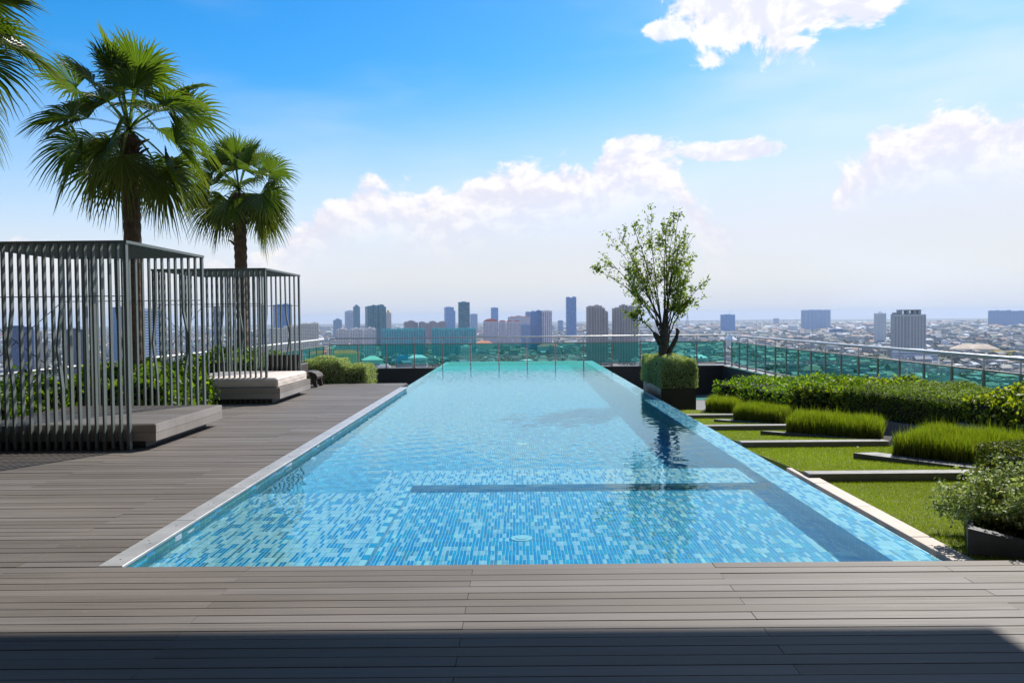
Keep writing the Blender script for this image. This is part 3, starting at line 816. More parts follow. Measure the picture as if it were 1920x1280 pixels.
def lowrise():
    """low houses: the nearest as things of their own, the rest of the city as one mass; and the trees between"""
    rng = np.random.default_rng(5)
    wallc = [(0.62, 0.60, 0.57), (0.50, 0.48, 0.46), (0.66, 0.58, 0.48), (0.40, 0.40, 0.41), (0.56, 0.50, 0.50)]
    roofc = [(0.27, 0.27, 0.28), (0.16, 0.16, 0.17), (0.27, 0.10, 0.065), (0.075, 0.15, 0.12), (0.08, 0.13, 0.22), (0.12, 0.11, 0.10), (0.60, 0.61, 0.62), (0.16, 0.095, 0.075)]
    rname = ['pale flat roof', 'grey flat roof', 'red gable roof', 'green gable roof', 'blue gable roof', 'brown gable roof', 'white metal roof', 'dark red hip roof']
    protos = {}
    wm = simple('house_wall', (0.38, 0.38, 0.38), 0.85, var=0.15, scale=0.3)
    gm = simple('house_window', (0.08, 0.09, 0.11), 0.3, var=0.2, scale=0.4)
    rms = [simple('house_roof', c, 0.75, var=0.14, scale=0.3) for c in roofc]

    def proto(k):
        """unit house 1 x 1 x 1 with roof kind k"""
        if k not in protos:
            mb = MB()
            mb.box(-0.5, 0.5, -0.5, 0.5, 0, 0.8 if 2 <= k else 0.93, 0)
            for r0 in (0.15, 0.45, 0.68):
                for i in range(6):
                    x = -0.42 + i * 0.145
                    for sg in (-1, 1):
                        mb._add([(x, sg * 0.503, r0), (x + 0.09, sg * 0.503, r0), (x + 0.09, sg * 0.503, r0 + 0.1), (x, sg * 0.503, r0 + 0.1)], [(0, 1, 2, 3)], 2)
                        mb._add([(sg * 0.503, x, r0), (sg * 0.503, x + 0.09, r0), (sg * 0.503, x + 0.09, r0 + 0.1), (sg * 0.503, x, r0 + 0.1)], [(0, 1, 2, 3)], 2)
            if k < 2:
                mb.box(-0.53, 0.53, -0.53, 0.53, 0.931, 0.95, 1)
                mb.box(-0.3, 0.0, -0.1, 0.3, 0.951, 1.12, 0)
                mb.box(0.15, 0.32, -0.3, -0.12, 0.951, 1.06, 1)
            else:
                e = 0.56
                ri = 0.3 if k >= 6 else 0.55
                mb._add([(-e, -e, 0.8), (e, -e, 0.8), (e, e, 0.8), (-e, e, 0.8), (-ri, 0, 1.0), (ri, 0, 1.0)],
                        [(0, 1, 5, 4), (1, 2, 5), (2, 3, 4, 5), (3, 0, 4), (3, 2, 1, 0)], 1)
            protos[k] = mb.mesh('house', [wm, rms[k], gm])
        return protos[k]

    def cells(d0, d1, c, spread=44):
        out = []
        half = math.tan(R(spread))
        y = d0
        while y < d1:
            x = -y * half
            while x < y * half:
                out.append((x + rng.uniform(0.15, 0.85) * c, y + rng.uniform(0.15, 0.85) * c))
                x += c
            y += c
        return out

    tw = np.array(TOWERS)

    def free(x, y, r):
        return np.all((tw[:, 0] - x) ** 2 + (tw[:, 1] - y) ** 2 > (tw[:, 2] + r) ** 2)

    def in_view(x, y, z):
        d = ROT.transposed() @ (Vector((x, y, z)) - EYE)
        u, v = 960 + F * d.x / -d.z, 640 - F * d.y / -d.z
        return u, v

    houses, trees = [], []
    for d0, d1, c, ph, pt, smin, smax in ((520, 2700, 31, 0.62, 1.2, 11, 27), (2700, 4600, 48, 0.78, 0.6, 16, 42), (4600, 9500, 95, 0.85, 0.35, 30, 80)):
        for x, y in cells(d0, d1, c):
            grove = math.sin(x * 0.0041 + 1.3) * math.sin(y * 0.0057 + 0.4) + 0.5 * math.sin(x * 0.013 + y * 0.011)
            if rng.random() < ph * (0.30 if grove > 0.55 else 0.9):
                w, d = rng.uniform(smin, smax), rng.uniform(smin, smax * 0.8)
                h = rng.choice([6.5, 9, 11, 13, 18, 26], p=[0.26, 0.30, 0.20, 0.13, 0.08, 0.03]) * rng.uniform(0.9, 1.15)
                if free(x, y, max(w, d) * 0.7):
                    k = int(rng.choice(8, p=[0.22, 0.26, 0.07, 0.06, 0.09, 0.18, 0.05, 0.07]))
                    houses.append((x, y, w, d, h, rng.choice([0.0, 0.1, -0.12, 0.35, 0.6]) + rng.normal(0, 0.05), k))
            if rng.random() < pt * (1.3 if grove > 0.5 else 0.75):
                x2, y2 = x + rng.uniform(-0.5, 0.5) * c, y + rng.uniform(-0.5, 0.5) * c
                if free(x2, y2, 6):
                    trees.append((x2, y2, rng.uniform(4, 8) * (1 if c < 40 else c / 40), rng.uniform(5, 10)))
    # nearest houses in view: between the parapet and the picture's edge
    score = []
    for i, (x, y, w, d, h, a, k) in enumerate(houses):
        u, v = in_view(x, y, GZ + h)
        low = 684 if u < 1370 else 684 + (u - 1370) * 0.055
        if 600 < u < 1915 and v < low:
            if 840 < u < 1110 and v > 674:
                continue
            if 1205 < u < 1300 and v > 664:
                continue
            score.append((w * h / (y * y), i))
        elif 0 < u < 225 and 600 < v < 672:
            score.append((0.35 * w * h / (y * y), i))
    score.sort(reverse=True)
    near = {i for _, i in score[:290]}
    names = ['flat_house', 'flat_house', 'gable_house', 'gable_house', 'gable_house', 'gable_house', 'metal_roofed_house', 'hip_roofed_house']
    for i in sorted(near):
        x, y, w, d, h, a, k = houses[i]
        o = link(names[k], proto(k), None, (x, y, GZ))
        o.scale = (w, d, h)
        o.rotation_euler = (0, 0, a)
        u, v = in_view(x, y, GZ + h)
        where = 'behind the near pergola' if u < 560 else 'left of the pool' if u < 840 else 'over the far pool edge' if u < 1110 else 'beside the slender tree' if u < 1370 else 'past the right railing' if u < 1640 else 'past the golden hedge'
        if u > 560:
            where += (' above the handrail' if v < (634 if u < 1370 else 634 + (u - 1370) * 0.075) else ' behind green glass')
        big = 'tall ' if h > 14 else 'wide ' if w > 20 else 'small '
        tag(o, '%shouse with a %s %s' % (big, rname[k], where), 'house', '%shouses with a %s %s' % (big, rname[k], where))
    # the rest of the city
    V, Fq, ti = [], [], []
    allm = [wm] + rms + [simple('house_wall_warm', wallc[2], 0.85, var=0.15, scale=0.3), simple('house_wall_grey', wallc[3], 0.85, var=0.15, scale=0.3)]
    nb = 0
    for i, (x, y, w, d, h, a, k) in enumerate(houses):
        if i in near:
            continue
        ca, sa = math.cos(a), math.sin(a)
        pts = []
        for z in (0, h):
            for sx, sy in ((-1, -1), (1, -1), (1, 1), (-1, 1)):
                px, py = sx * w / 2, sy * d / 2
                pts.append((x + ca * px - sa * py, y + sa * px + ca * py, GZ + z))
        rz = GZ + h + min(w, d) * (0.22 if k >= 2 else 0.02)
        for sx in (-0.3, 0.3):
            px, py = sx * w, 0
            pts.append((x + ca * px - sa * py, y + sa * px + ca * py, rz))
        V += pts
        b = nb
        wl = (0, 0, 9, 10)[i % 4]
        Fq += [(b, b + 1, b + 5, b + 4), (b + 1, b + 2, b + 6, b + 5), (b + 2, b + 3, b + 7, b + 6), (b + 3, b, b + 4, b + 7)]
        ti += [wl] * 4
        Fq += [(b + 4, b + 5, b + 9, b + 8), (b + 6, b + 7, b + 8, b + 9), (b + 5, b + 6, b + 9, b + 9), (b + 7, b + 4, b + 8, b + 8)]
        ti += [1 + k] * 4
        nb += 10
    me = bpy.data.meshes.new('distant_city')
    me.from_pydata(V, [], [tuple(dict.fromkeys(q)) for q in Fq])
    for m in allm:
        me.materials.append(m)
    me.polygons.foreach_set('material_index', np.array(ti, dtype=np.int32))
    tag(link('distant_houses', me), 'mass of small houses and sheds covering the plain to the horizon', 'city', kind='stuff')
    # trees of the city as one mass of leafy crowns
    t0 = (1 + 5 ** 0.5) / 2
    iv = np.array([(-1, t0, 0), (1, t0, 0), (-1, -t0, 0), (1, -t0, 0), (0, -1, t0), (0, 1, t0), (0, -1, -t0), (0, 1, -t0), (t0, 0, -1), (t0, 0, 1), (-t0, 0, -1), (-t0, 0, 1)]) / 1.902
    fi = np.array([(0, 11, 5), (0, 5, 1), (0, 1, 7), (0, 7, 10), (0, 10, 11), (1, 5, 9), (5, 11, 4), (11, 10, 2), (10, 7, 6), (7, 1, 8), (3, 9, 4), (3, 4, 2), (3, 2, 6), (3, 6, 8), (3, 8, 9), (4, 9, 5), (2, 4, 11), (6, 2, 10), (8, 6, 7), (9, 8, 1)])
    TV, TF, TC = [], [], []
    base = 0
    for (x, y, r, h) in trees:
        for q in range(8 if y < 2300 else 3 if y < 3200 else 1):
            c = np.array((x + rng.normal(0, r * 0.55), y + rng.normal(0, r * 0.55), GZ + h * rng.uniform(0.45, 1.05)))
            vv = iv * (r * (rng.uniform(0.22, 0.48) if y < 2300 else rng.uniform(0.4, 0.75))) * (1 + rng.uniform(-0.45, 0.45, (12, 1))) * (1, 1, 0.8) + c
            TV.append(vv); TF.append(fi + base); base += 12
            TC.append(np.tile(np.array((0.032, 0.062, 0.018)) * rng.uniform(0.6, 1.5) + (rng.uniform(0, 0.02), 0, 0), (20, 1)) * rng.uniform(0.7, 1.3, (20, 1)))
    me = np_mesh('city_trees', np.concatenate(TV), np.concatenate(TF), M['leaf_dull'], col=np.concatenate(TC))
    tag(link('city_trees', me), 'dark green trees filling the gaps between the houses of the plain', 'trees', kind='stuff')


lowrise()

# ------------------------------------------------------------------ the roof terrace: floors, walls, pool
YR, XL, XR = 34.6, -7.95, 8.75            # far, left and right railing lines
ZR = 0.80                                  # handrail height
ZP = -0.46                                 # parapet top
PX0, PX1 = -2.615, 2.87                     # water's left edge, outer right edge
PY0, PY1 = 5.30, 31.2
ZW = -0.072                                # water level
FLOOR = -1.70


def build_terrace():
    mb = MB()
    mb.box(XL - 0.3, XR + 0.3, -14, YR + 0.3, -94.9, FLOOR)
    tag(mb.build('host_building', M['paving']), 'high building under the terrace, its flat top is the lower terrace floor', 'building', kind='structure')
    for nm, lb, b in (('parapet_wall', 'low black parapet wall under the far glass railing', (XL - 0.12, XR + 0.12, YR - 0.15, YR + 0.15)),
                      ('parapet_wall', 'low black parapet wall under the left glass railing', (XL - 0.15, XL + 0.15, 5.3, YR - 0.15)),
                      ('parapet_wall', 'low black parapet wall under the right glass railing', (XR - 0.15, XR + 0.15, 3.0, YR - 0.15))):
        t = thing(nm, lb, 'parapet', ((b[0] + b[1]) / 2, (b[2] + b[3]) / 2, FLOOR), kind='structure')
        m1 = MB(); m1.box(*b, FLOOR, ZP - 0.03); m1.build('wall_body', M['black_wall'], t)
        m2 = MB(); e = 0.03; m2.box(b[0] - e, b[1] + e, b[2] - e, b[3] + e, ZP - 0.029, ZP); m2.build('wall_cap', M['kerb'], t)
    # deck: dark bed under the planks
    mb = MB()
    mb.box(XL + 0.16, XR - 0.16, -3.0, PY0 - 0.001, FLOOR + 0.001, -0.035)
    mb.box(XL + 0.16, -2.77, PY0 + 0.001, 20.62, FLOOR + 0.001, -0.035)
    deck = tag(mb.build('deck', M['soil']), 'weathered grey brown composite plank deck in front of and left of the pool', 'deck', kind='structure')

    def plank_me(L, name='plank'):
        w, t, c = 0.1094, 0.022, 0.0032
        pr = [(-w / 2, -t), (-w / 2, -c), (-w / 2 + c, 0), (w / 2 - c, 0), (w / 2, -c), (w / 2, -t)]
        vs = [(x, y, z) for x in (0.0015, L - 0.0015) for y, z in pr]
        fs = [(i, i + 1, 7 + i, 6 + i) for i in range(5)] + [(5, 4, 3, 2, 1, 0), (6, 7, 8, 9, 10, 11)]
        return vs, [f[::-1] for f in fs]
    cache = {}

    def plank_mesh(L):
        k = round(L, 3)
        if k not in cache:
            vs, fs = plank_me(L)
            me = bpy.data.meshes.new('plank')
            me.from_pydata(vs, [], fs)
            me.materials.append(M['plank'])
            cache[k] = me
        return cache[k]
    pitch = 0.112
    rng = np.random.default_rng(11)
    rest_v, rest_f, rest_t = [], [], []
    n_single = 0
    nrow = int((20.6 + 2.9) / pitch)
    for r in range(nrow):
        y = PY0 - pitch / 2 - 0.004 - (int((PY0 + 2.9) / pitch) - r) * pitch
        if y > PY0 - 0.01:
            y += 0.006
        x0, x1 = XL + 0.2, (XR - 0.2 if y < PY0 else -2.77)
        j = 1.25 if r % 2 else -0.3
        cuts = [x0] + [q for q in (j + 3.0 * k for k in range(-4, 5)) if x0 + 0.2 < q < x1 - 0.2] + [x1]
        for a, b in zip(cuts[:-1], cuts[1:]):
            z = rng.normal(0, 0.0009)
            vis = max(abs(a), 0) < 0.66 * y + 0.3 or max(abs(b), 0) < 0.66 * y + 0.3 or (a < 0 < b)
            if 3.45 < y < 14.5 and vis and n_single < 296:
                o = link('plank', plank_mesh(b - a), deck, (a, y, z))
                o.rotation_euler = (rng.normal(0, 0.004), 0, rng.normal(0, 0.0004))
                n_single += 1
            else:
                vs, fs = plank_me(b - a)
                k = len(rest_v)
                rest_v += [(v[0] + a, v[1] + y, v[2] + z) for v in vs]
                rest_f += [tuple(i + k for i in f) for f in fs]
                rest_t += [rng.random()] * len(fs)
    me = bpy.data.meshes.new('deck_planking')
    me.from_pydata(rest_v, [], rest_f)
    me.materials.append(M['plank'])
    at = me.attributes.new('tint', 'FLOAT', 'FACE'); at.data.foreach_set('value', np.array(rest_t, dtype=np.float32))
    tag(link('deck_planking', me, deck), kind='stuff')
    return deck


deck = build_terrace()


def build_pool():
    pool = MB()
    zl, zs, zm = -0.26, -0.47, -1.30             # ledge, spa floor, main floor
    lx = -1.10                                    # ledge | spa
    ly = 8.05                                     # left ledge's end
    sy0, sy1 = 8.40, 9.20                         # wall between spa and main pool
    rx = 2.54                                     # inner face of the right edge wall
    lx2 = -1.46
    t = 0.004                                     # tiles stand this far in front of the shell
    # solid shell
    pool.box(-2.76, PX1, PY0 + 0.001, PY1 + 0.32, FLOOR + 0.002, zm)                        # slab
    pool.box(-2.76, PX0 - t, PY0 + 0.001, 19.2, zm, -0.012)                                # left wall under the coping
    pool.box(-2.76, PX0 - t, 19.2, PY1 + 0.32, zm, ZW - 0.012)                             # left wall, overflow part
    pool.box(rx + t, PX1, PY0 + 0.001, PY1 + 0.32, zm, ZW - 0.012)                         # right overflow wall
    pool.box(PX0 - t, rx + t, PY1 + t, PY1 + 0.32, zm, ZW - 0.012)                         # far overflow wall
    pool.box(PX0 - t, lx - t, PY0 + 0.001, ly - t, zm, zl - t)                              # left ledge
    pool.box(lx - t, rx + t, PY0 + 0.001, sy0, zm, zs - t)                                  # spa floor block
    pool.box(lx2, lx - t, ly - t, sy1 - t, zm, zl - t)                                      # spa's left wall
    pool.box(lx - t, rx + t, sy0 + t, sy1 - t, zm, zl - t)                                  # spa's far wall
    pool.box(PX0 - t, rx + t, PY0 + 0.001, PY0 + 0.03, zl, -0.04)                           # front wall
    shell = tag(pool.build('swimming_pool', M['grout']), 'long rectangular infinity pool lined with blue glass stick tiles', 'swimming pool', kind='structure')
    shell.cycles.is_caustics_receiver = True

    rng = np.random.default_rng(3)
    TL, TW = 0.1190, 0.0268
    quads, mi = [], []
    singles = []

    def tiles(o, u, v, nrm, Lu, Lv, relief=True, single=False, pr=TILE_P):
        """stick tiles, long side along u, on a rectangle o + u*[0,Lu] + v*[0,Lv]"""
        o, u, v, nrm = map(np.array, (o, u, v, nrm))
        nu, nv = max(1, int(round(Lu / TL))), max(1, int(round(Lv / TW)))
        du, dv = Lu / nu, Lv / nv
        gu = gv = 0.0025
        kinds = rng.choice(9, size=(nu, nv), p=pr)
        for i in range(nu):
            for j in range(nv):
                if single and len(singles) < 298 and i < 6:
                    c = o + u * (i * du + du / 2) + v * (j * dv + dv / 2)
                    if -2.35 < c[0] < 2.2 and abs(c[0]) < 0.62 * c[1]:
                        singles.append((tuple(c), du - 2 * gu, dv - 2 * gv, int(kinds[i, j])))
                        continue
                a = o + u * (i * du + gu) + v * (j * dv + gv)
                b = o + u * ((i + 1) * du - gu) + v * (j * dv + gv)
                c = o + u * ((i + 1) * du - gu) + v * ((j + 1) * dv - gv)
                d = o + u * (i * du + gu) + v * ((j + 1) * dv - gv)
                quads.append((a, b, c, d)); mi.append(kinds[i, j])
                if relief:
                    w = nrm * -0.004
                    for p, q in ((a, b), (b, c), (c, d), (d, a)):
                        quads.append((q, p, p + w, q + w)); mi.append(kinds[i, j])

    Y, X, Z = (0, 1, 0), (1, 0, 0), (0, 0, 1)
    up = (0, 0, 1)
    tiles((PX0, PY0 + 0.03, zl), Y, X, up, ly - PY0 - 0.03, lx - PX0, single=True)           # ledge
    tiles((lx, PY0 + 0.03, zs), Y, X, up, sy0 - PY0 - 0.03, rx - lx, single=True, pr=TILE_SPA)            # spa floor
    tiles((lx2, ly, zl), Y, X, up, sy1 - ly, lx - lx2)                                        # spa left wall top
    tiles((lx, sy0, zl), Y, X, up, sy1 - sy0, rx - lx)                                        # spa far wall top
    tiles((rx, PY0 + 0.03, ZW - 0.008), Y, X, up, 13.0, PX1 - rx)                             # right edge top
    tiles((rx, PY0 + 13.03, ZW - 0.008), Y, X, up, PY1 + 0.3 - PY0 - 13.03, PX1 - rx, False)
    tiles((-2.76, 19.2, ZW - 0.008), Y, X, up, PY1 + 0.3 - 19.2, PX0 + 2.76, False)
    tiles((PX0, PY1, ZW - 0.008), Y, X, up, 0.3, rx - PX0, False)
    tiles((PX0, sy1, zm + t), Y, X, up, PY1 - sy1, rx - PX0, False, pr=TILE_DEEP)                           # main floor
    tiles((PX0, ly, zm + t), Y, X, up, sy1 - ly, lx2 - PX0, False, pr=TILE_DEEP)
    tiles((PX0, PY0 + 0.03, zm), Y, Z, (1, 0, 0), 13.85, -zm - 0.03, False, pr=TILE_WALL)                   # left wall
    tiles((PX0, 19.2, zm), Y, Z, (1, 0, 0), PY1 - 19.2, ZW - zm - 0.01, False)
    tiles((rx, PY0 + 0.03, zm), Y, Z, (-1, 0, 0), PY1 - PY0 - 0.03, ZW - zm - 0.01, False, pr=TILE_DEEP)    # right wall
    tiles((PX1 + 0.003, PY0 + 0.03, zm), Y, Z, (1, 0, 0), PY1 - PY0 + 0.2, ZW - zm - 0.01, False)
    tiles((lx, sy0, zs), X, Z, (0, -1, 0), rx - lx, zl - zs - 0.003, False)                   # spa far wall face
    tiles((lx, PY0 + 0.03, zs), Y, Z, (1, 0, 0), sy0 - PY0 - 0.03, zl - zs - 0.003, False)    # spa left wall face
    tiles((lx2, sy1, zm), X, Z, (0, 1, 0), rx - lx2, zl - zm - 0.003, False)
    tiles((PX0, ly, zm), X, Z, (0, 1, 0), lx2 - PX0, zl - zm - 0.003, False)
    tiles((lx2, ly, zm), Y, Z, (-1, 0, 0), sy1 - ly, zl - zm - 0.003, False)
    tiles((PX0, PY1, zm), X, Z, (0, -1, 0), rx - PX0, ZW - zm - 0.01, False)                  # far wall
    q = np.array(quads, dtype=np.float32).reshape(-1, 3)
    me = np_mesh('pool_tiling', q, np.arange(len(q)).reshape(-1, 4), TILE_M, midx=mi)
    o = tag(link('pool_tiling', me, shell), kind='stuff')
    o.cycles.is_caustics_receiver = True
    cache = {}
    for (c, L, w, k) in singles:
        kk = (round(L, 4), round(w, 4), k)
        if kk not in cache:
            mb = MB()
            mb.box(-w / 2, w / 2, -L / 2, L / 2, -0.004, 0, 0, 0.0012)
            cache[kk] = mb.mesh('tile', TILE_M[k])
        o = link('tile', cache[kk], shell, c)
        o.cycles.is_caustics_receiver = True
    # white and turquoise nosing along the spa's left edge
    y = PY0 + 0.04
    i = 0
    while y < sy0 - 0.05:
        L = (0.20, 0.11)[i % 2]
        mb = MB()
        mb.box(lx - 0.045, lx + 0.006, y, y + L - 0.006, zl - 0.02, zl + 0.007, 0, 0.003)
        o = mb.build('edge_tile', (M['white_fit'], TILE_M[4])[i % 2], shell)
        o.cycles.is_caustics_receiver = True
        y += L
        i += 1
    # drains and lamps
    for x, y, z in ((0.02, 6.6, zs), (0.05, 12.2, zm), (0.05, 15.5, zm), (0.05, 19.5, zm), (0.05, 24.0, zm)):
        mb = MB()
        mb.disc((x, y, z + 0.004), 0.09, 0.012, 20)
        mb.disc((x, y, z + 0.0165), 0.055, 0.01, 16)
        o = mb.build('drain_cover', M['white_fit'], shell); o.cycles.is_caustics_receiver = True
    for y in (10.3, 14.2, 18.2):
        mb = MB()
        mb.tube([(PX0 + 0.001, y, -0.55), (PX0 + 0.04, y, -0.55)], [0.11, 0.09], 16, smooth=False)
        o = mb.build('pool_light', M['white_fit'], shell); o.cycles.is_caustics_receiver = True
    # coping along the deck
    y = PY0 + 0.002
    k = 0
    while y < 19.15:
        L = min(1.22, 19.2 - y)
        mb = MB()
        mb.box(-2.765, -2.60, y, y + L - 0.004, -0.011, 0.003 + 0.0006 * (k % 3), 0, 0.002)
        c = mb.build('coping_slab', M['coping'], shell)
        bm_ = MB()
        for yy in (0.15, 0.55, 0.62, 1.05):
            if yy < L - 0.1:
                bm_.disc((-2.685 + 0.02 * ((k + int(yy * 10)) % 3 - 1), y + yy, 0.0035 + 0.0006 * (k % 3)), 0.007, 0.0012, 8)
        bm_.build('bolt', M['bolt'], c)
        y += L
        k += 1
    # water
    xs = np.linspace(-2.76, PX1, 270)
    ys = np.concatenate([np.linspace(PY0 + 0.001, 14, 440), np.linspace(14, PY1 + 0.3, 520)[1:]])
    Xg, Yg = np.meshgrid(xs, ys)
    Zg = np.zeros_like(Xg)
    rw = np.random.default_rng(21)
    for i in range(54):
        th = rw.uniform(0, 6.28)
        lam = math.exp(rw.uniform(math.log(0.09), math.log(0.42)))
        kk = 2 * math.pi / lam
        st = 0.0031 * (1.0 if lam < 0.4 else 0.7)
        Zg += st * lam / 6.28 * np.sin(kk * (math.cos(th) * Xg + math.sin(th) * Yg) + rw.uniform(0, 6.28)) * (0.75 + 0.25 * np.sin(Xg * rw.uniform(0.5, 1.5) + Yg * rw.uniform(0.2, 0.8) + rw.uniform(0, 6)))
    calm = np.clip((Xg + 2.56) / 0.05, 0, 1)
    Zg = ZW + Zg * (0.74 + 0.30 * np.clip((Yg - 5.5) / 6, 0, 1))
    V = np.stack([Xg, Yg, Zg], -1).reshape(-1, 3)
    idx = np.arange(V.shape[0]).reshape(Xg.shape)
    Q = np.stack([idx[:-1, :-1], idx[:-1, 1:], idx[1:, 1:], idx[1:, :-1]], -1).reshape(-1, 4)
    w = tag(link('water', np_mesh('water', V, Q, M['water'], smooth=True)), 'clear rippled blue pool water brimming over its right and far edges', 'water', kind='structure')
    w.cycles.is_caustics_caster = True


build_pool()


# ------------------------------------------------------------------ railings
def railing(label, p, q, n):
    """glass railing from p to q: posts, panes, handrail and rails are its parts"""
    p, q = Vector((*p, 0)), Vector((*q, 0))
    d = (q - p).normalized()
    t = thing('glass_railing', label, 'railing', (p.x, p.y, ZP), group=None)
    L = (q - p).length
    z = Vector((0, 0, 1))
    hr = MB()
    hr.tube([p + z * ZR, q + z * ZR], 0.032, 12)
    hr.build('handrail', M['steel'], t)
    m1 = MB(); m1.beam(p + z * 0.535, q + z * 0.535, 0.03, 0.035); m1.build('mid_rail', M['rail_post'], t)
    m2 = MB(); m2.beam(p + z * (-0.355), q + z * (-0.355), 0.03, 0.035); m2.build('bottom_rail', M['rail_post'], t)
    pm, gm = None, None
    s = L / n
    for i in range(n + 1):
        c = p + d * (s * i)
        if pm is None:
            mb = MB()
            mb.beam((0, 0, 0.001), (0, 0, 0.975), 0.045, 0.05, up=d)
            mb.beam((0, 0, 0.975), (0, 0, ZR - ZP - 0.03), 0.018, 0.03, 1, up=d)
            mb.box(-0.06, 0.06, -0.06, 0.06, 0.0005, 0.012)
            pm = mb.mesh('post', [M['rail_post'], M['steel']])
        link('post', pm, t, c - p)
        if i < n:
            if gm is None:
                mb = MB()
                mb.beam(Vector((0, 0, 0.56)) + d * 0.035, Vector((0, 0, 0.56)) + d * (s - 0.035), 0.010, 0.84)
                gm = mb.mesh('glass_pane', M['rail_glass'])
            link('glass_pane', gm, t, c - p)
    return t


railing('far glass railing with a round steel handrail across the end of the pool', (XL, YR), (XR, YR), 14)
railing('right glass railing running beside the hedges towards the viewer', (XR, YR - 1.1), (XR, YR - 1.1 - 1.13 * 25), 25)
railing('left glass railing running behind the pergolas and palms', (XL, YR - 1.1), (XL, YR - 1.1 - 1.13 * 24), 24)


# ------------------------------------------------------------------ roof that shades the photographer, and an added block against sky light
def build_canopy():
    h = 6.6
    k = h / math.tan(SUN_EL)
    yf, xr = 4.17 + k * math.cos(SUN_AZ), 2.42 + k * math.sin(SUN_AZ)
    t = thing('roof_canopy', 'flat roof overhang above the photographer that shades the near deck', 'canopy', (0, -2, 0))
    mb = MB(); mb.box(-20.0, xr, -4.5, yf, h, h + 0.35); mb.build('roof_slab', M['planter'], t)
    b = thing('sky_light_blocker', 'unseen dark block added behind the photographer to cut sky light', 'building', (0, -6, 0))  # unseen block, added to darken the faces turned towards the camera
    mb = MB(); mb.box(-34, 30, -22, -4.6, -0.03, 58); mb.build('building_body', M['planter_black'], b)
    for i in range(18):
        mb = MB(); mb.box(-21.5 + i * 2.08, -19.6 + i * 2.08, -4.598, -4.55, 0.05, 5.8); mb.build('window', M['black_wall'], b)
    for x in (-8.2, -2.8, xr - 0.8):
        mb = MB(); mb.box(x - 0.15, x + 0.15, -3.4, -3.1, 0.003, h - 0.001); mb.build('column', M['concrete'], t)


build_canopy()


# ------------------------------------------------------------------ foliage builders
def unit(a):
    return a / np.maximum(np.linalg.norm(a, axis=1, keepdims=True), 1e-9)


def leaf_geo(P, N, L, W, col, rng, up=0.0, fold=0.25):
    """diamond shaped leaves: P positions, N facing, L length, W width (arrays), col per leaf"""
    n = len(P)
    rv = rng.normal(0, 1, (n, 3)); rv[:, 2] += up
    T = unit(rv - N * np.sum(rv * N, axis=1, keepdims=True))
    B = np.cross(N, T)
    L = np.broadcast_to(np.asarray(L, dtype=float), (n,))[:, None]
    W = np.broadcast_to(np.asarray(W, dtype=float), (n,))[:, None]
    a = P - T * L * 0.5
    c = P + T * L * 0.5
    m = P + T * L * 0.05
    b = m + B * W * 0.5 + N * W * fold * 0.5
    d = m - B * W * 0.5 + N * W * fold * 0.5
    V = np.stack([a, b, c, d], 1).reshape(-1, 3)
    Fq = np.arange(4 * n).reshape(n, 4)
    return V, Fq, col


def rand_dir(n, rng):
    return unit(rng.normal(0, 1, (n, 3)))


def poly_sample(poly, n, rng):
    """random points in a convex polygon"""
    poly = np.array(poly, dtype=float)
    tri = [(poly[0], poly[i], poly[i + 1]) for i in range(1, len(poly) - 1)]
    ar = np.array([abs(np.cross(b - a, c - a)) for a, b, c in tri])
    k = rng.choice(len(tri), n, p=ar / ar.sum())
    r1, r2 = np.sqrt(rng.random(n)), rng.random(n)
    A = np.array([t[0] for t in tri])[k]; B = np.array([t[1] for t in tri])[k]; C = np.array([t[2] for t in tri])[k]
    return (1 - r1)[:, None] * A + (r1 * (1 - r2))[:, None] * B + (r1 * r2)[:, None] * C


def shrink(poly, d):
    c = np.mean(np.array(poly, dtype=float), axis=0)
    out = []
    for p in poly:
        v = np.array(p) - c
        out.append(tuple(c + v * max(0.1, 1 - d / np.linalg.norm(v))))
    return out


def lump(P, s, a, seed):
    """slow wobble of a clipped surface"""
    r = np.random.default_rng(seed)
    o = np.zeros(len(P))
    for i in range(7):
        k = r.normal(0, 1, 3) * s * (1 + 0.5 * i)
        o += np.sin(P @ k + r.uniform(0, 6.28)) / (1 + 0.45 * i)
    return o * a


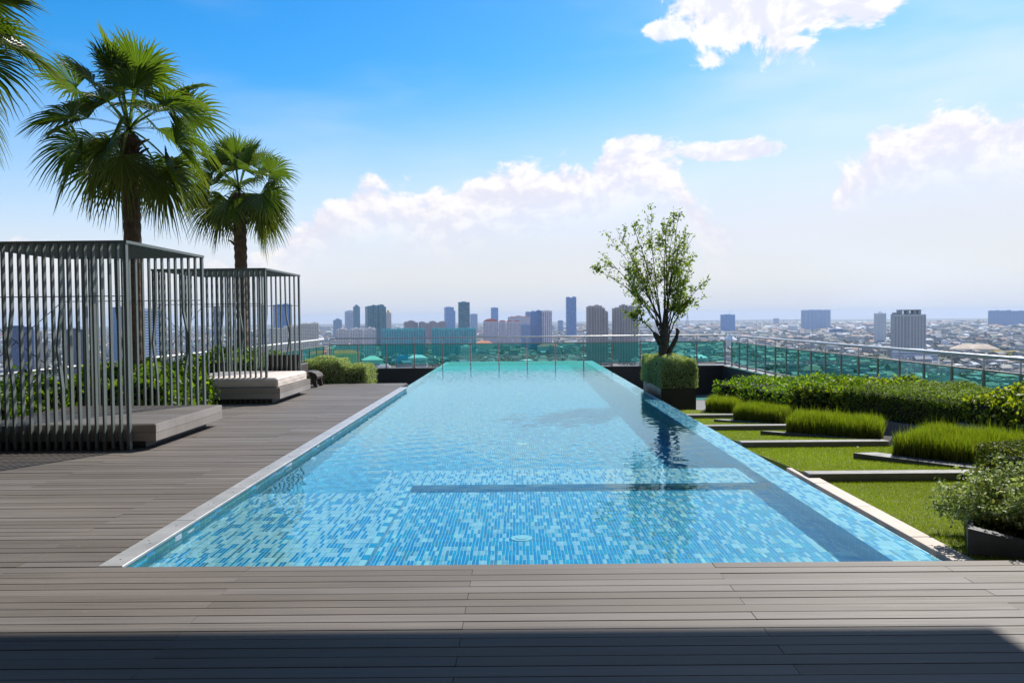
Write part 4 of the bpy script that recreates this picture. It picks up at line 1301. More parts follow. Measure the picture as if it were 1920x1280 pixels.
def hedge(name, label, poly, z0, z1, n, L, W, pal, seed, lumpy=0.03, shag=0.05, group=None, slope=0.0, rnd=0.12, mat='leaf', cat='hedge'):
    """clipped hedge: dense leaves over the faces of a prism, a solid dark core inside that blocks light"""
    rng = np.random.default_rng(seed)
    c = np.mean(np.array(poly), axis=0)
    root = thing(name, label, cat, (c[0], c[1], z0), group=group)
    mb = MB(); mb.prism(shrink(poly, 0.13), z0 + 0.01, z1 - 0.11 + min(0, slope)); mb.build('light_block_core', M['core'], root)  # solid core added to block light, stands for the twig mass
    P2 = np.array(poly)
    per = [np.linalg.norm(P2[(i + 1) % len(P2)] - P2[i]) for i in range(len(P2))]
    area_s = sum(per) * (z1 - z0)
    ar = 0.5 * abs(sum(P2[i][0] * P2[(i + 1) % len(P2)][1] - P2[(i + 1) % len(P2)][0] * P2[i][1] for i in range(len(P2))))
    nt = int(n * 1.35 * ar / (1.35 * ar + area_s)); ns = n - nt
    top = poly_sample(poly, nt, rng)
    Pt = np.column_stack([top, np.full(nt, z1)]); Nt = np.tile((0, 0, 1.0), (nt, 1))
    e = rng.choice(len(per), ns, p=np.array(per) / sum(per))
    tt = rng.random(ns)[:, None]
    A, B = P2[e], P2[(e + 1) % len(P2)]
    Ps = np.column_stack([A + (B - A) * tt, z0 + (z1 - z0) * rng.random(ns) ** 0.85])
    d = unit(B - A)
    Ns = np.column_stack([d[:, 1], -d[:, 0], np.zeros(ns)])
    P = np.vstack([Pt, Ps]); N = np.vstack([Nt, Ns])
    # round the top edges
    cc = np.array([c[0], c[1]])
    dist = np.full(len(P), 9.0)
    for i in range(len(P2)):
        a, b = P2[i], P2[(i + 1) % len(P2)]
        dd = (b - a) / np.linalg.norm(b - a)
        nn = np.array([-dd[1], dd[0]])
        dist = np.minimum(dist, np.abs((P[:, :2] - a) @ nn))
    istop = np.arange(len(P)) < nt
    drop = np.where(istop, rnd * np.clip(1 - dist / (rnd * 1.6), 0, 1) ** 2, 0)
    P[:, 2] -= drop
    inn = np.where(~istop, rnd * 0.5 * np.clip((P[:, 2] - (z1 - rnd)) / rnd, 0, 1) ** 2, 0)
    P -= N * inn[:, None]
    P += N * (lump(P, 2.2, lumpy, seed) + rng.normal(-0.3, 0.6, len(P)) * shag)[:, None]
    P[:, 2] += slope * (P[:, 1] - c[1])
    Nl = unit(N * 0.7 + rand_dir(len(P), rng) * 0.9)
    pal = np.array(pal)
    col = pal[rng.integers(0, len(pal), len(P))] * rng.uniform(0.75, 1.25, (len(P), 1))
    Ls = L * rng.uniform(0.7, 1.3, len(P))
    V, Fq, col = leaf_geo(P, Nl, Ls, Ls * (W / L), col, rng, up=0.5)
    me = np_mesh('foliage', V, Fq, M[mat], col=col)
    me.transform(Matrix.Translation(-root.location))
    tag(link('foliage', me, root), kind='stuff')
    return root


def blades(P, H, W, lean, col, rng, segs=3, colt=None):
    """grass blades: tapering bent strips; returns V, F(quads), col"""
    n = len(P)
    az = rng.uniform(0, 2 * np.pi, n)
    dirv = np.column_stack([np.cos(az), np.sin(az), np.zeros(n)]) * 1.0
    dirv = dirv * (np.abs(rng.normal(0, 1, n)) * lean)[:, None]
    sa = az + np.pi / 2 + rng.normal(0, 0.5, n)
    side = np.column_stack([np.cos(sa), np.sin(sa), np.zeros(n)])
    V, Fq, C = [], [], []
    for i in range(segs + 1):
        t = i / segs
        c = P + np.column_stack([np.zeros(n), np.zeros(n), H * t * (1 - 0.12 * t)]) + dirv * (H * t ** 1.8)[:, None]
        w = (W * (1 - t ** 1.5) + 0.0004)[:, None] if hasattr(W, '__len__') else W * (1 - t ** 1.5) + 0.0004
        V.append(c - side * w / 2); V.append(c + side * w / 2)
    V = np.stack(V, 1)                      # n, 2(segs+1), 3
    k = 2 * (segs + 1)
    base = (np.arange(n) * k)[:, None]
    for i in range(segs):
        Fq.append(base + np.array([[2 * i, 2 * i + 1, 2 * i + 3, 2 * i + 2]]))
        t = (i + 0.5) / segs
        C.append(col if colt is None else col * (1 - t) + colt * t)
    return V.reshape(-1, 3), np.concatenate(Fq), np.concatenate(C)


# ------------------------------------------------------------------ right hand garden
def garden():
    rng = np.random.default_rng(31)
    # paving of the garden path and the floor under lawns
    mb = MB(); mb.box(PX1 + 0.03, XR - 0.16, PY0 + 0.002, 19.8, FLOOR + 0.001, -0.62)
    tag(mb.build('garden_path', M['paving']), 'grey paved garden floor and path between the hedges and the grass beds', 'path', kind='structure')
    zk = [-0.02, -0.08, -0.15, -0.22]
    ky = [8.35, 10.87, 13.05, 15.1]
    kx1 = [5.0, 4.92, 4.6, 4.2]
    kl = ['nearest pale stone kerb across the lawn, ending behind the silvery shrub', 'second stone kerb, in front of the middle grass bed', 'third stone kerb with a bent right end', 'farthest short stone kerb beside the tree planter']
    lawn_l = ['nearest artificial lawn beside the beige coping', 'second lawn between the two nearest kerbs', 'third lawn left of the middle grass bed', 'small fourth lawn strip between the far kerbs', 'farthest lawn strip beside the tree planter']
    for i in range(4):
        mb = MB()
        mb.box(PX1 + 0.10, kx1[i], ky[i], ky[i] + 0.17, -0.6, zk[i])
        if i == 2:
            mb.prism([(4.6, ky[i]), (5.3, ky[i] - 0.95), (5.3, ky[i] - 0.72), (4.6, ky[i] + 0.17)], -0.6, zk[i] - 0.002)
        tag(mb.build('lawn_kerb', M['kerb']), kl[i], 'kerb', 'stone kerbs across the lawns')
    # lawns: sheets that rise a little towards the kerb behind
    y0 = [PY0 + 0.004] + [k + 0.17 for k in ky]
    y1 = ky + [16.6]
    z0 = [-0.05] + [z - 0.015 for z in zk]
    z1 = [zk[0] - 0.085, zk[1] - 0.075, zk[2] - 0.08, zk[3] - 0.07, -0.30]
    soil = simple('lawn_base', (0.14, 0.17, 0.014), 0.9, var=0.2, scale=7)
    for i in range(5):
        xa, xb = PX1 + 0.10, [5.2, 5.0, 4.8, 4.2, 3.9][i]
        if i < 2:
            xa = 3.07 if i == 0 else xa
        root = thing('lawn', lawn_l[i], 'lawn', ((xa + xb) / 2, (y0[i] + y1[i]) / 2, z0[i]), kind='structure')
        m = MB(); m.prism([(xa, y0[i]), (xb, y0[i]), (xb, y1[i]), (xa, y1[i])], -0.61, [z0[i], z0[i], z1[i], z1[i]]); m.build('turf_base', soil, root)
        area = (xb - xa) * (y1[i] - y0[i])
        n = int(area * (15000, 9000, 6000, 4000, 3000)[i])
        x, y = rng.uniform(xa, xb, n), rng.uniform(y0[i], y1[i], n)
        z = z0[i] + (z1[i] - z0[i]) * (y - y0[i]) / (y1[i] - y0[i])
        pal = np.array([(0.24, 0.28, 0.014), (0.29, 0.34, 0.024), (0.18, 0.24, 0.014), (0.36, 0.36, 0.08)])
        patch = np.sin(x * 2.1 + y * 0.7) * np.sin(y * 1.7 - x * 0.6) * 0.12 + 1
        col = pal[rng.choice(4, n, p=[0.4, 0.3, 0.22, 0.08])] * rng.uniform(0.8, 1.2, (n, 1)) * patch[:, None]
        V, Fq, C = blades(np.column_stack([x, y, z]), rng.uniform(0.012, 0.026, n), 0.0028 + 0.0016 * (i > 0), 0.5, col, rng, segs=1)
        me = np_mesh('grass', V, Fq, M['blade'], col=C); me.transform(Matrix.Translation(-root.location))
        tag(link('grass', me, root), kind='stuff')
    # beige coping outside the pool's right edge
    t = thing('stone_border', 'beige stone strip between the pool edge and the nearest lawn', 'border', (2.94, 7.0, 0), kind='structure')
    y = PY0 + 0.06
    for i in range(4):
        L = (0.72, 1.0, 1.0, 0.82)[i]
        mb = MB(); mb.box(PX1 + 0.045, 3.065, y, y + L - 0.005, -0.6, -0.056 + 0.001 * (i % 2), 0, 0.003)
        mb.build('border_slab', M['stone'], t)
        y += L

    # grass beds
    def bed(label, poly, zb, zt, n, seed, slope=0.0):
        r2 = np.random.default_rng(seed)
        c = np.mean(np.array(poly), axis=0)
        root = thing('fountain_grass_bed', label, 'ornamental grass', (c[0], c[1], zb), group='rows of fountain grass')
        mb = MB(); mb.prism(poly, zb - 0.3, zb + 0.01); mb.build('soil_bed', M['soil'], root)
        p2 = poly_sample(shrink(poly, 0.12), n, r2)
        cl = poly_sample(poly, 26, r2)
        dmin = np.min(np.linalg.norm(p2[:, None, :] - cl[None], axis=2), axis=1)
        H = (zt - zb) * (1.02 - 0.35 * np.clip(dmin, 0, 0.5)) * r2.uniform(0.62, 1.10, n)
        edge = np.full(n, 9.0)
        pp = np.array(shrink(poly, 0.12))
        for i in range(len(pp)):
            a_, b_ = pp[i], pp[(i + 1) % len(pp)]
            dd = (b_ - a_) / np.linalg.norm(b_ - a_)
            edge = np.minimum(edge, np.abs((p2 - a_) @ np.array([-dd[1], dd[0]])))
        H *= 0.88 + 0.12 * np.clip(edge / 0.22, 0, 1)
        H *= 1 + 0.07 * np.sin(p2[:, 0] * 9 + seed) * np.sin(p2[:, 1] * 7.3) + 0.06 * np.sin(p2[:, 0] * 17 + p2[:, 1] * 13)
        H[r2.random(n) < 0.03] *= 1.22
        pal = np.array([(0.20, 0.25, 0.015), (0.25, 0.29, 0.02), (0.15, 0.21, 0.012), (0.32, 0.30, 0.06)])
        col = pal[r2.choice(4, n, p=[0.4, 0.28, 0.24, 0.08])] * r2.uniform(0.8, 1.2, (n, 1))
        low = np.array((0.20, 0.15, 0.05)) * r2.uniform(0.5, 1.1, (n, 1)) * 0.5 + col * 0.45
        P = np.column_stack([p2, np.full(n, zb)])
        V, Fq, C = blades(P, H, r2.uniform(0.006, 0.012, n), 0.15, low, r2, segs=4, colt=col * 1.1)
        V[:, 2] += slope * (V[:, 1] - c[1])
        me = np_mesh('grass_blades', V, Fq, M['blade'], col=C); me.transform(Matrix.Translation(-root.location))
        tag(link('grass_blades', me, root), kind='stuff')

    bed('long fountain grass row nearest the viewer, right of the lawn', [(4.18, 9.45), (4.85, 8.72), (6.5, 8.9), (5.0, 10.15)], -0.07, 0.34, 17000, 1, 0.03)
    bed('middle fountain grass row behind the second kerb', [(3.78, 11.95), (5.0, 11.05), (5.35, 11.7), (4.25, 12.65)], -0.15, 0.235, 13000, 2, 0.02)
    bed('short fountain grass row behind the third kerb', [(3.55, 14.0), (4.35, 13.32), (4.75, 13.9), (3.95, 14.65)], -0.2, 0.15, 9000, 3)
    bed('farthest small fountain grass tuft row beside the tree planter', [(3.52, 15.85), (4.15, 15.35), (4.5, 16.0), (3.9, 16.75)], -0.26, 0.07, 6500, 4)
    # wedge shaped planter edges in front of the beds
    for lb, poly, zt, zb in (('dark wedge planter edge under the grass row nearest the viewer', [(3.92, 9.58), (4.9, 8.42), (4.98, 8.75), (4.2, 9.62)], -0.015, -0.6),
                             ('dark wedge planter edge under the middle grass row', [(3.58, 12.1), (4.95, 10.98), (5.0, 11.05), (3.78, 12.05)], -0.10, -0.6),
                             ('dark wedge planter edge under the short grass row', [(3.36, 14.05), (4.3, 13.25), (4.36, 13.32), (3.52, 14.1)], -0.17, -0.6)):
        mb = MB(); mb.prism(poly, zb, zt)
        tag(mb.build('planter_edge', M['planter']), lb, 'planter edge', 'wedge planter edges under the grass rows')

    # hedges along the right railing and the walls they grow in
    G1 = [(0.15, 0.24, 0.015), (0.09, 0.16, 0.012), (0.23, 0.31, 0.02), (0.05, 0.10, 0.01)]
    G2 = [(0.16, 0.22, 0.015), (0.07, 0.12, 0.01), (0.28, 0.30, 0.03), (0.045, 0.085, 0.01), (0.22, 0.27, 0.02)]
    G3 = [(0.14, 0.19, 0.025), (0.10, 0.14, 0.02), (0.19, 0.24, 0.03), (0.06, 0.09, 0.014)]
    G4 = [(0.26, 0.27, 0.02), (0.10, 0.14, 0.012), (0.38, 0.36, 0.05), (0.05, 0.09, 0.01), (0.18, 0.22, 0.02)]
    p1 = [(4.5, 18.9), (5.32, 16.05), (8.2, 17.2), (7.6, 20.6)]
    p2 = [(5.28, 16.05), (5.95, 14.95), (8.3, 15.6), (8.2, 17.2)]
    p3 = [(5.93, 14.98), (6.8, 12.5), (8.35, 12.6), (8.3, 15.7)]
    p4 = [(6.78, 12.55), (7.15, 8.8), (8.4, 8.8), (8.38, 12.6)]
    hedge('clipped_hedge', 'rounded bright green hedge farthest along the right railing', p1, -0.95, 0.13, 17000, 0.075, 0.036, G1, 41, 0.05, 0.07, rnd=0.3)
    hedge('clipped_hedge', 'yellow green leafy hedge section second from the tree along the right railing', p2, -0.7, 0.27, 9000, 0.085, 0.045, G2, 42, 0.05, 0.07, rnd=0.2)
    hedge('clipped_hedge', 'long fine leaved dark green hedge in the middle of the right railing', p3, -0.4, 0.31, 42000, 0.042, 0.016, G3, 43, 0.03, 0.05, rnd=0.16)
    hedge('clipped_hedge', 'golden leafed hedge section nearest the viewer along the right railing', p4, -0.3, 0.36, 15000, 0.085, 0.048, G4, 44, 0.05, 0.08, rnd=0.2)
    hedge('box_hedge', 'low dark box hedge with squared edges behind the silvery shrub', [(4.72, 8.45), (4.95, 6.9), (5.7, 7.0), (5.5, 8.5)], -0.45, 0.26, 26000, 0.026, 0.014, [(0.06, 0.09, 0.012), (0.04, 0.065, 0.01), (0.15, 0.14, 0.03)], 45, 0.015, 0.02, rnd=0.04)
    t = thing('planter_wall', 'dark stone planter wall under the long hedge and the golden hedge', 'planter wall', (6.3, 13, -0.6))
    for i, (a, b, zt) in enumerate((((5.28, 16.0), (5.92, 14.92), -0.42), ((5.92, 14.9), (6.77, 12.5), -0.2), ((6.77, 12.48), (7.12, 8.8), -0.05))):
        d = (Vector((*b, 0)) - Vector((*a, 0))).normalized()
        s = Vector((-d.y, d.x, 0)) * -0.09
        mb = MB(); mb.prism([(a[0] + s.x, a[1] + s.y), (b[0] + s.x, b[1] + s.y), b, a][::-1], -0.619, zt)
        mb.build('wall_panel', M['planter'], t)
    mb = MB(); mb.prism([(7.12, 8.8), (8.45, 8.8), (8.45, 12.6), (6.79, 12.6)], -0.619, -0.16)
    mb.prism([(6.79, 12.61), (8.45, 12.61), (8.4, 15.6), (5.93, 14.99)], -0.619, -0.3)
    mb.build('soil_bed', M['soil'], t)


garden()


def front_shrub():
    rng = np.random.default_rng(77)
    t = thing('wedge_planter', 'grey wedge shaped planter holding the silvery shrub at the deck corner', 'planter', (3.6, 5.8, 0))
    mb = MB()
    mb.prism([(3.07, 5.58), (3.70, 5.385), (3.74, 5.45), (3.14, 5.64)], -0.1, [0.135, -0.005, -0.005, 0.135]); mb.build('front_wall', M['planter'], t)
    mb = MB()
    mb.prism([(3.07, 5.585), (3.14, 5.645), (3.70, 6.6), (3.63, 6.66)], -0.1, 0.13); mb.build('side_wall', M['planter'], t)
    mb = MB()
    mb.prism([(3.16, 5.66), (3.75, 5.46), (5.0, 5.46), (5.0, 6.6), (3.64, 6.6)], -0.1, 0.02); mb.build('soil_bed', M['soil'], t)
    root = thing('silver_shrub', 'bushy silvery green shrub spilling over the grey wedge planter', 'shrub', (3.85, 5.95, 0.03))
    C = np.array((3.97, 5.98, 0.10))
    br, P, N, Z = MB(), [], [], []
    for i in range(330):
        d = rng.normal(0, 1, 3); d /= np.linalg.norm(d)
        d[2] = abs(d[2]) * 1.0 + 0.02
        e = C + d * np.array((0.90, 0.58, 0.46)) * rng.uniform(0.72, 1.06)
        if e[2] < 0.04:
            e[2] = 0.04 + rng.uniform(0, 0.1)
        e[2] += 0.05 * math.sin(e[0] * 9 + e[1] * 5)
        b = C + (e - C) * 0.25 + (0, 0, -0.08)
        m = (b + e) / 2 + rng.normal(0, 0.03, 3)
        if i % 2 == 0:
            br.tube([b, m, e], [0.006, 0.004, 0.002], 4, cap=False)
        k = 105
        s = rng.uniform(0.30, 1.0, k) ** 0.8
        pts = np.where((s < 0.5)[:, None], b + (m - b) * (s / 0.5)[:, None], m + (e - m) * ((s - 0.5) / 0.5)[:, None])
        pts = pts + rng.normal(0, 0.028, (k, 3))
        P.append(pts)
        N.append(unit(rand_dir(k, rng) + (e - b) / np.linalg.norm(e - b) * 0.6 + (0, 0, 0.5)))
        Z.append(s)
    br.build('branch', M['twig'], root)
    P, N, s = np.vstack(P), np.vstack(N), np.concatenate(Z)
    P[:, 2] = np.maximum(P[:, 2], 0.03)
    pal = np.array([(0.36, 0.41, 0.19), (0.25, 0.30, 0.11), (0.48, 0.52, 0.32), (0.42, 0.39, 0.09), (0.14, 0.18, 0.06)])
    col = pal[rng.choice(5, len(P), p=[0.34, 0.26, 0.18, 0.09, 0.13])] * rng.uniform(0.8, 1.2, (len(P), 1))
    L = rng.uniform(0.024, 0.042, len(P))
    V, Fq, col = leaf_geo(P, N, L, L * 0.62, col, rng, up=0.6)
    me = np_mesh('foliage', V, Fq, M['leaf_dull'], col=col); me.transform(Matrix.Translation(-root.location))
    tag(link('foliage', me, root), kind='stuff')


front_shrub()

SILV = [(0.44, 0.49, 0.23), (0.35, 0.40, 0.16), (0.54, 0.58, 0.35), (0.25, 0.30, 0.10)]


def planted_tree():
    x0, x1, y0, y1 = 3.0, 3.80, 17.3, 19.8
    t = thing('tree_planter', 'tall black square planter beside the pool under the slender tree', 'planter', ((x0 + x1) / 2, (y0 + y1) / 2, FLOOR))
    mb = MB(); mb.box(x0 + 0.03, x1 - 0.03, y0 + 0.03, y1 - 0.03, FLOOR + 0.002, 0.09); mb.build('planter_box', M['planter_black'], t)
    mb = MB(); mb.box(x0 + 0.2, x1 - 0.2, y0 + 0.2, y1 - 0.2, 0.091, 0.10); mb.build('soil_bed', M['soil'], t)
    hedge('box_hedge', 'silver green cube hedge clipped round the foot of the slender tree', [(x0, y0), (x1, y0), (x1, y1), (x0, y1)], 0.08, 0.71, 52000, 0.034, 0.017, SILV, 51, 0.025, 0.035, rnd=0.22, mat='leaf_dull')
    rng = np.random.default_rng(91)
    bx, by = 3.36, 18.75
    root = thing('slender_tree', 'slender many stemmed tree with sparse small leaves and a thick dark trunk', 'tree', (bx, by, 0.1))
    tr = MB()
    tr.tube([(bx - 0.03, by, 0.11), (bx - 0.02, by, 0.5), (bx - 0.04, by, 0.75), (bx - 0.02, by + 0.01, 1.05), (bx + 0.02, by, 1.35), (bx + 0.02, by, 1.6), (bx + 0.03, by, 1.78)], [0.115, 0.10, 0.105, 0.11, 0.085, 0.055, 0.04], 12)
    tr.tube([(bx + 0.04, by, 0.62), (bx + 0.13, by - 0.02, 0.85), (bx + 0.26, by - 0.03, 1.1), (bx + 0.31, by, 1.26), (bx + 0.27, by, 1.33)], [0.07, 0.055, 0.05, 0.045, 0.03], 8)
    tr.tube([(bx - 0.08, by, 1.0), (bx - 0.2, by - 0.02, 1.18), (bx - 0.24, by, 1.24)], [0.09, 0.06, 0.045], 8)
    tr.build('trunk', M['bark'], root)
    P, N, LS = [], [], []

    def curve(a, b, bend, k=7):
        a, b = np.array(a), np.array(b)
        out = []
        for i in range(k):
            s = i / (k - 1)
            out.append(a + (b - a) * s + bend * math.sin(math.pi * s))
        return out

    def leafy(pts, dens, s0):
        pts = np.array(pts)
        for i in range(len(pts) - 1):
            if i / (len(pts) - 1) < s0:
                continue
            k = rng.poisson(dens)
            for _ in range(k):
                p = pts[i] + (pts[i + 1] - pts[i]) * rng.random()
                m = rng.integers(2, 5)
                P.append(p + rng.normal(0, 0.045, (m, 3))); N.append(rand_dir(m, rng) + np.array((0, 0, 0.5)))

    stems = []
    tops = [(-1.62, 2.95), (-1.3, 3.35), (-1.28, 3.92), (-1.02, 4.02), (-0.86, 3.7), (-0.72, 4.05), (-0.5, 3.6), (-0.3, 3.95), (-0.12, 4.1), (0.1, 3.7), (0.2, 4.15), (0.36, 4.3), (0.5, 4.38), (0.62, 4.05), (0.78, 3.75), (0.85, 3.3), (0.95, 2.95), (1.0, 2.45), (0.75, 2.7), (-1.0, 3.0), (-0.6, 3.1), (0.3, 3.3), (-0.2, 3.0), (0.55, 3.4), (-0.85, 2.5), (0.12, 4.25), (0.66, 3.1)]
    for i, (dx, z) in enumerate(tops):
        dx, z = dx * 0.93 - 0.13, 1.0 + (z - 1.0) * 0.88
        dy = rng.uniform(-0.9, 0.9) * (0.4 + 0.4 * abs(dx))
        a = (bx + np.clip(dx * 0.09, -0.12, 0.12), by + dy * 0.06, rng.uniform(0.85, 1.65))
        e = (bx + dx, by + dy, z)
        pts = curve(a, e, np.array((-0.10 * dx, -0.1 * dy, -0.02)) + rng.normal(0, 0.04, 3), 9)
        pts = [p + rng.normal(0, 0.012, 3) for p in pts]
        r0 = rng.uniform(0.010, 0.020)
        mb = MB()
        mb.tube(pts, [r0 * (1 - 0.82 * k / 8) for k in range(9)], 6)
        leafy(pts, 1.7, 0.42)
        for k in range(rng.integers(6, 10)):
            s = rng.uniform(0.3, 1.0)
            q = int(s * 7.99)
            p = pts[q] + (pts[q + 1] - pts[q]) * (s * 8 - q if s * 8 - q < 1 else 1)
            dd = np.array((dx * 0.25 + rng.normal(0, 0.35), rng.normal(0, 0.35), rng.uniform(0.25, 0.85)))
            L = rng.uniform(0.22, 0.62) * (1.15 - 0.4 * s)
            e2 = p + dd / np.linalg.norm(dd) * L
            tw = curve(p, e2, rng.normal(0, 0.03, 3), 5)
            mb.tube(tw, [r0 * 0.32, r0 * 0.26, r0 * 0.2, r0 * 0.16, r0 * 0.1], 4)
            leafy(tw, 2.5, 0.1)
        mb.build('branch', M['bark'], root)
    for a, e in (((bx - 0.22, by, 1.2), (bx - 0.95, by - 0.2, 1.75)), ((bx - 0.5, by - 0.05, 1.45), (bx - 0.62, by - 0.15, 2.0)), ((bx + 0.15, by, 1.5), (bx + 0.62, by - 0.1, 1.95)), ((bx + 0.1, by, 1.7), (bx + 0.5, by + 0.2, 1.75))):
        mb = MB()
        pts = curve(a, e, rng.normal(0, 0.05, 3), 8)
        mb.tube(pts, [0.018 - 0.0018 * k for k in range(8)], 6)
        leafy(pts, 4.5, 0.25)
        for k in range(7):
            p = pts[rng.integers(3, 8)]
            e2 = p + np.array((rng.normal(0, 0.16), rng.normal(0, 0.16), rng.normal(0.02, 0.14)))
            leafy(curve(p, e2, rng.normal(0, 0.02, 3), 4), 3.2, 0)
        mb.build('branch', M['bark'], root)
    P, N = np.vstack(P), unit(np.vstack(N))
    pal = np.array([(0.22, 0.26, 0.04), (0.15, 0.20, 0.03), (0.29, 0.31, 0.05), (0.10, 0.145, 0.025)])
    col = pal[rng.choice(4, len(P), p=[0.35, 0.3, 0.2, 0.15])] * rng.uniform(0.8, 1.25, (len(P), 1))
    L = rng.uniform(0.055, 0.10, len(P))
    V, Fq, col = leaf_geo(P, N, L, L * 0.46, col, rng, up=0.3)
    me = np_mesh('foliage', V, Fq, M['leaf'], col=col); me.transform(Matrix.Translation(-root.location))
    tag(link('foliage', me, root), kind='stuff')


planted_tree()


# ------------------------------------------------------------------ left side: planting, palms, pergolas, beds
def left_planting():
    GL = [(0.12, 0.20, 0.012), (0.07, 0.135, 0.012), (0.22, 0.29, 0.02), (0.04, 0.08, 0.01), (0.16, 0.25, 0.015)]
    for i, (lb, poly, zt, n) in enumerate((('glossy leafy bushes behind the left end of the near pergola', [(-7.7, 8.2), (-7.02, 8.2), (-7.02, 12.7), (-7.7, 12.7)], 0.62, 5200),
                                           ('glossy leafy bushes in the gap between the two pergolas', [(-7.7, 12.75), (-5.55, 12.95), (-5.75, 15.3), (-7.7, 15.5)], 0.66, 9500),
                                           ('glossy leafy bushes behind the far pergola', [(-7.7, 15.6), (-7.05, 15.6), (-7.05, 18.6), (-7.7, 18.6)], 0.70, 4200),
                                           ('glossy leafy bushes at the far left corner behind the second palm', [(-7.7, 18.7), (-5.9, 18.5), (-5.9, 20.5), (-7.7, 20.5)], 0.74, 6500))):
        hedge('leafy_bush', lb, poly, 0.002, zt, n, 0.13, 0.062, GL, 60 + i, 0.09, 0.14, rnd=0.25, cat='bush')
    hedge('silver_hedge', 'pale silver green hedge with a stepped top at the end of the left deck', [(-5.45, 20.7), (-4.45, 20.7), (-4.45, 21.7), (-5.45, 21.7)], -0.7, 0.60, 30000, 0.040, 0.020, SILV, 71, 0.04, 0.05, rnd=0.25, mat='leaf_dull')
    hedge('silver_hedge', 'lower silver green hedge beside the black wall, right of the stepped one', [(-4.47, 20.7), (-3.83, 20.7), (-3.83, 21.6), (-4.47, 21.6)], -0.7, 0.45, 18000, 0.040, 0.020, SILV, 72, 0.04, 0.05, rnd=0.2, mat='leaf_dull')


left_planting()


def palm(label, x, y, zc, nf, blade, pet, seed, tr):
    rng = np.random.default_rng(seed)
    root = thing('fan_palm', label, 'palm tree', (x, y, 0.0), group='fan palms along the left railing')
    # trunk with leaf scars
    mb = MB()
    pts, rad = [], []
    k = 46
    for i in range(k + 1):
        s = i / k
        pts.append((x + 0.05 * math.sin(s * 2.4) * (1 - s), y, 0.002 + s * (zc - 0.12)))
        r = tr * (1.25 - 0.45 * min(1, s * 3)) if s < 0.33 else tr * (0.82 + 0.22 * s)
        rad.append(r * (1 + (0.07 if i % 2 else -0.04) + rng.uniform(-0.03, 0.03)))
    mb.tube(pts, rad, 14, smooth=False)
    mb.build('trunk', M['palm_trunk'], root)
    for i in range(26):                                  # old leaf bases
        a = i * 2.4; z = zc - 0.25 - 0.9 * rng.random() ** 1.6 * (1.6 if i % 5 == 0 else 1)
        d = Vector((math.cos(a), math.sin(a), 0))
        b = Vector((x, y, z)) + d * tr * 0.8
        mb = MB()
        L = rng.uniform(0.10, 0.26)
        mb.tube([b, b + d * L * 0.5 + Vector((0, 0, L * 0.5)), b + d * L * 1.0 + Vector((0, 0, L * 0.75))], [0.035, 0.024, 0.012], 6)
        mb.build('leaf_base', M['palm_trunk'], root)
    for f in range(nf):
        s = (f + 0.5) / nf
        el = R(88 - 136 * s ** 1.0 + rng.uniform(-10, 10))
        az = f * 2.39996 + rng.uniform(-0.4, 0.4)
        V, Fq, C = frond(rng, el, az, blade * rng.uniform(0.88, 1.08) * (0.88 if s < 0.12 else 1), pet * rng.uniform(0.85, 1.15) * (1.0 if s < 0.15 else 1), s)
        V = V + np.array((x, y, zc)) - np.array(root.location)
        link('frond', np_mesh('frond', V, Fq, M['palm_leaf'], col=C), root)


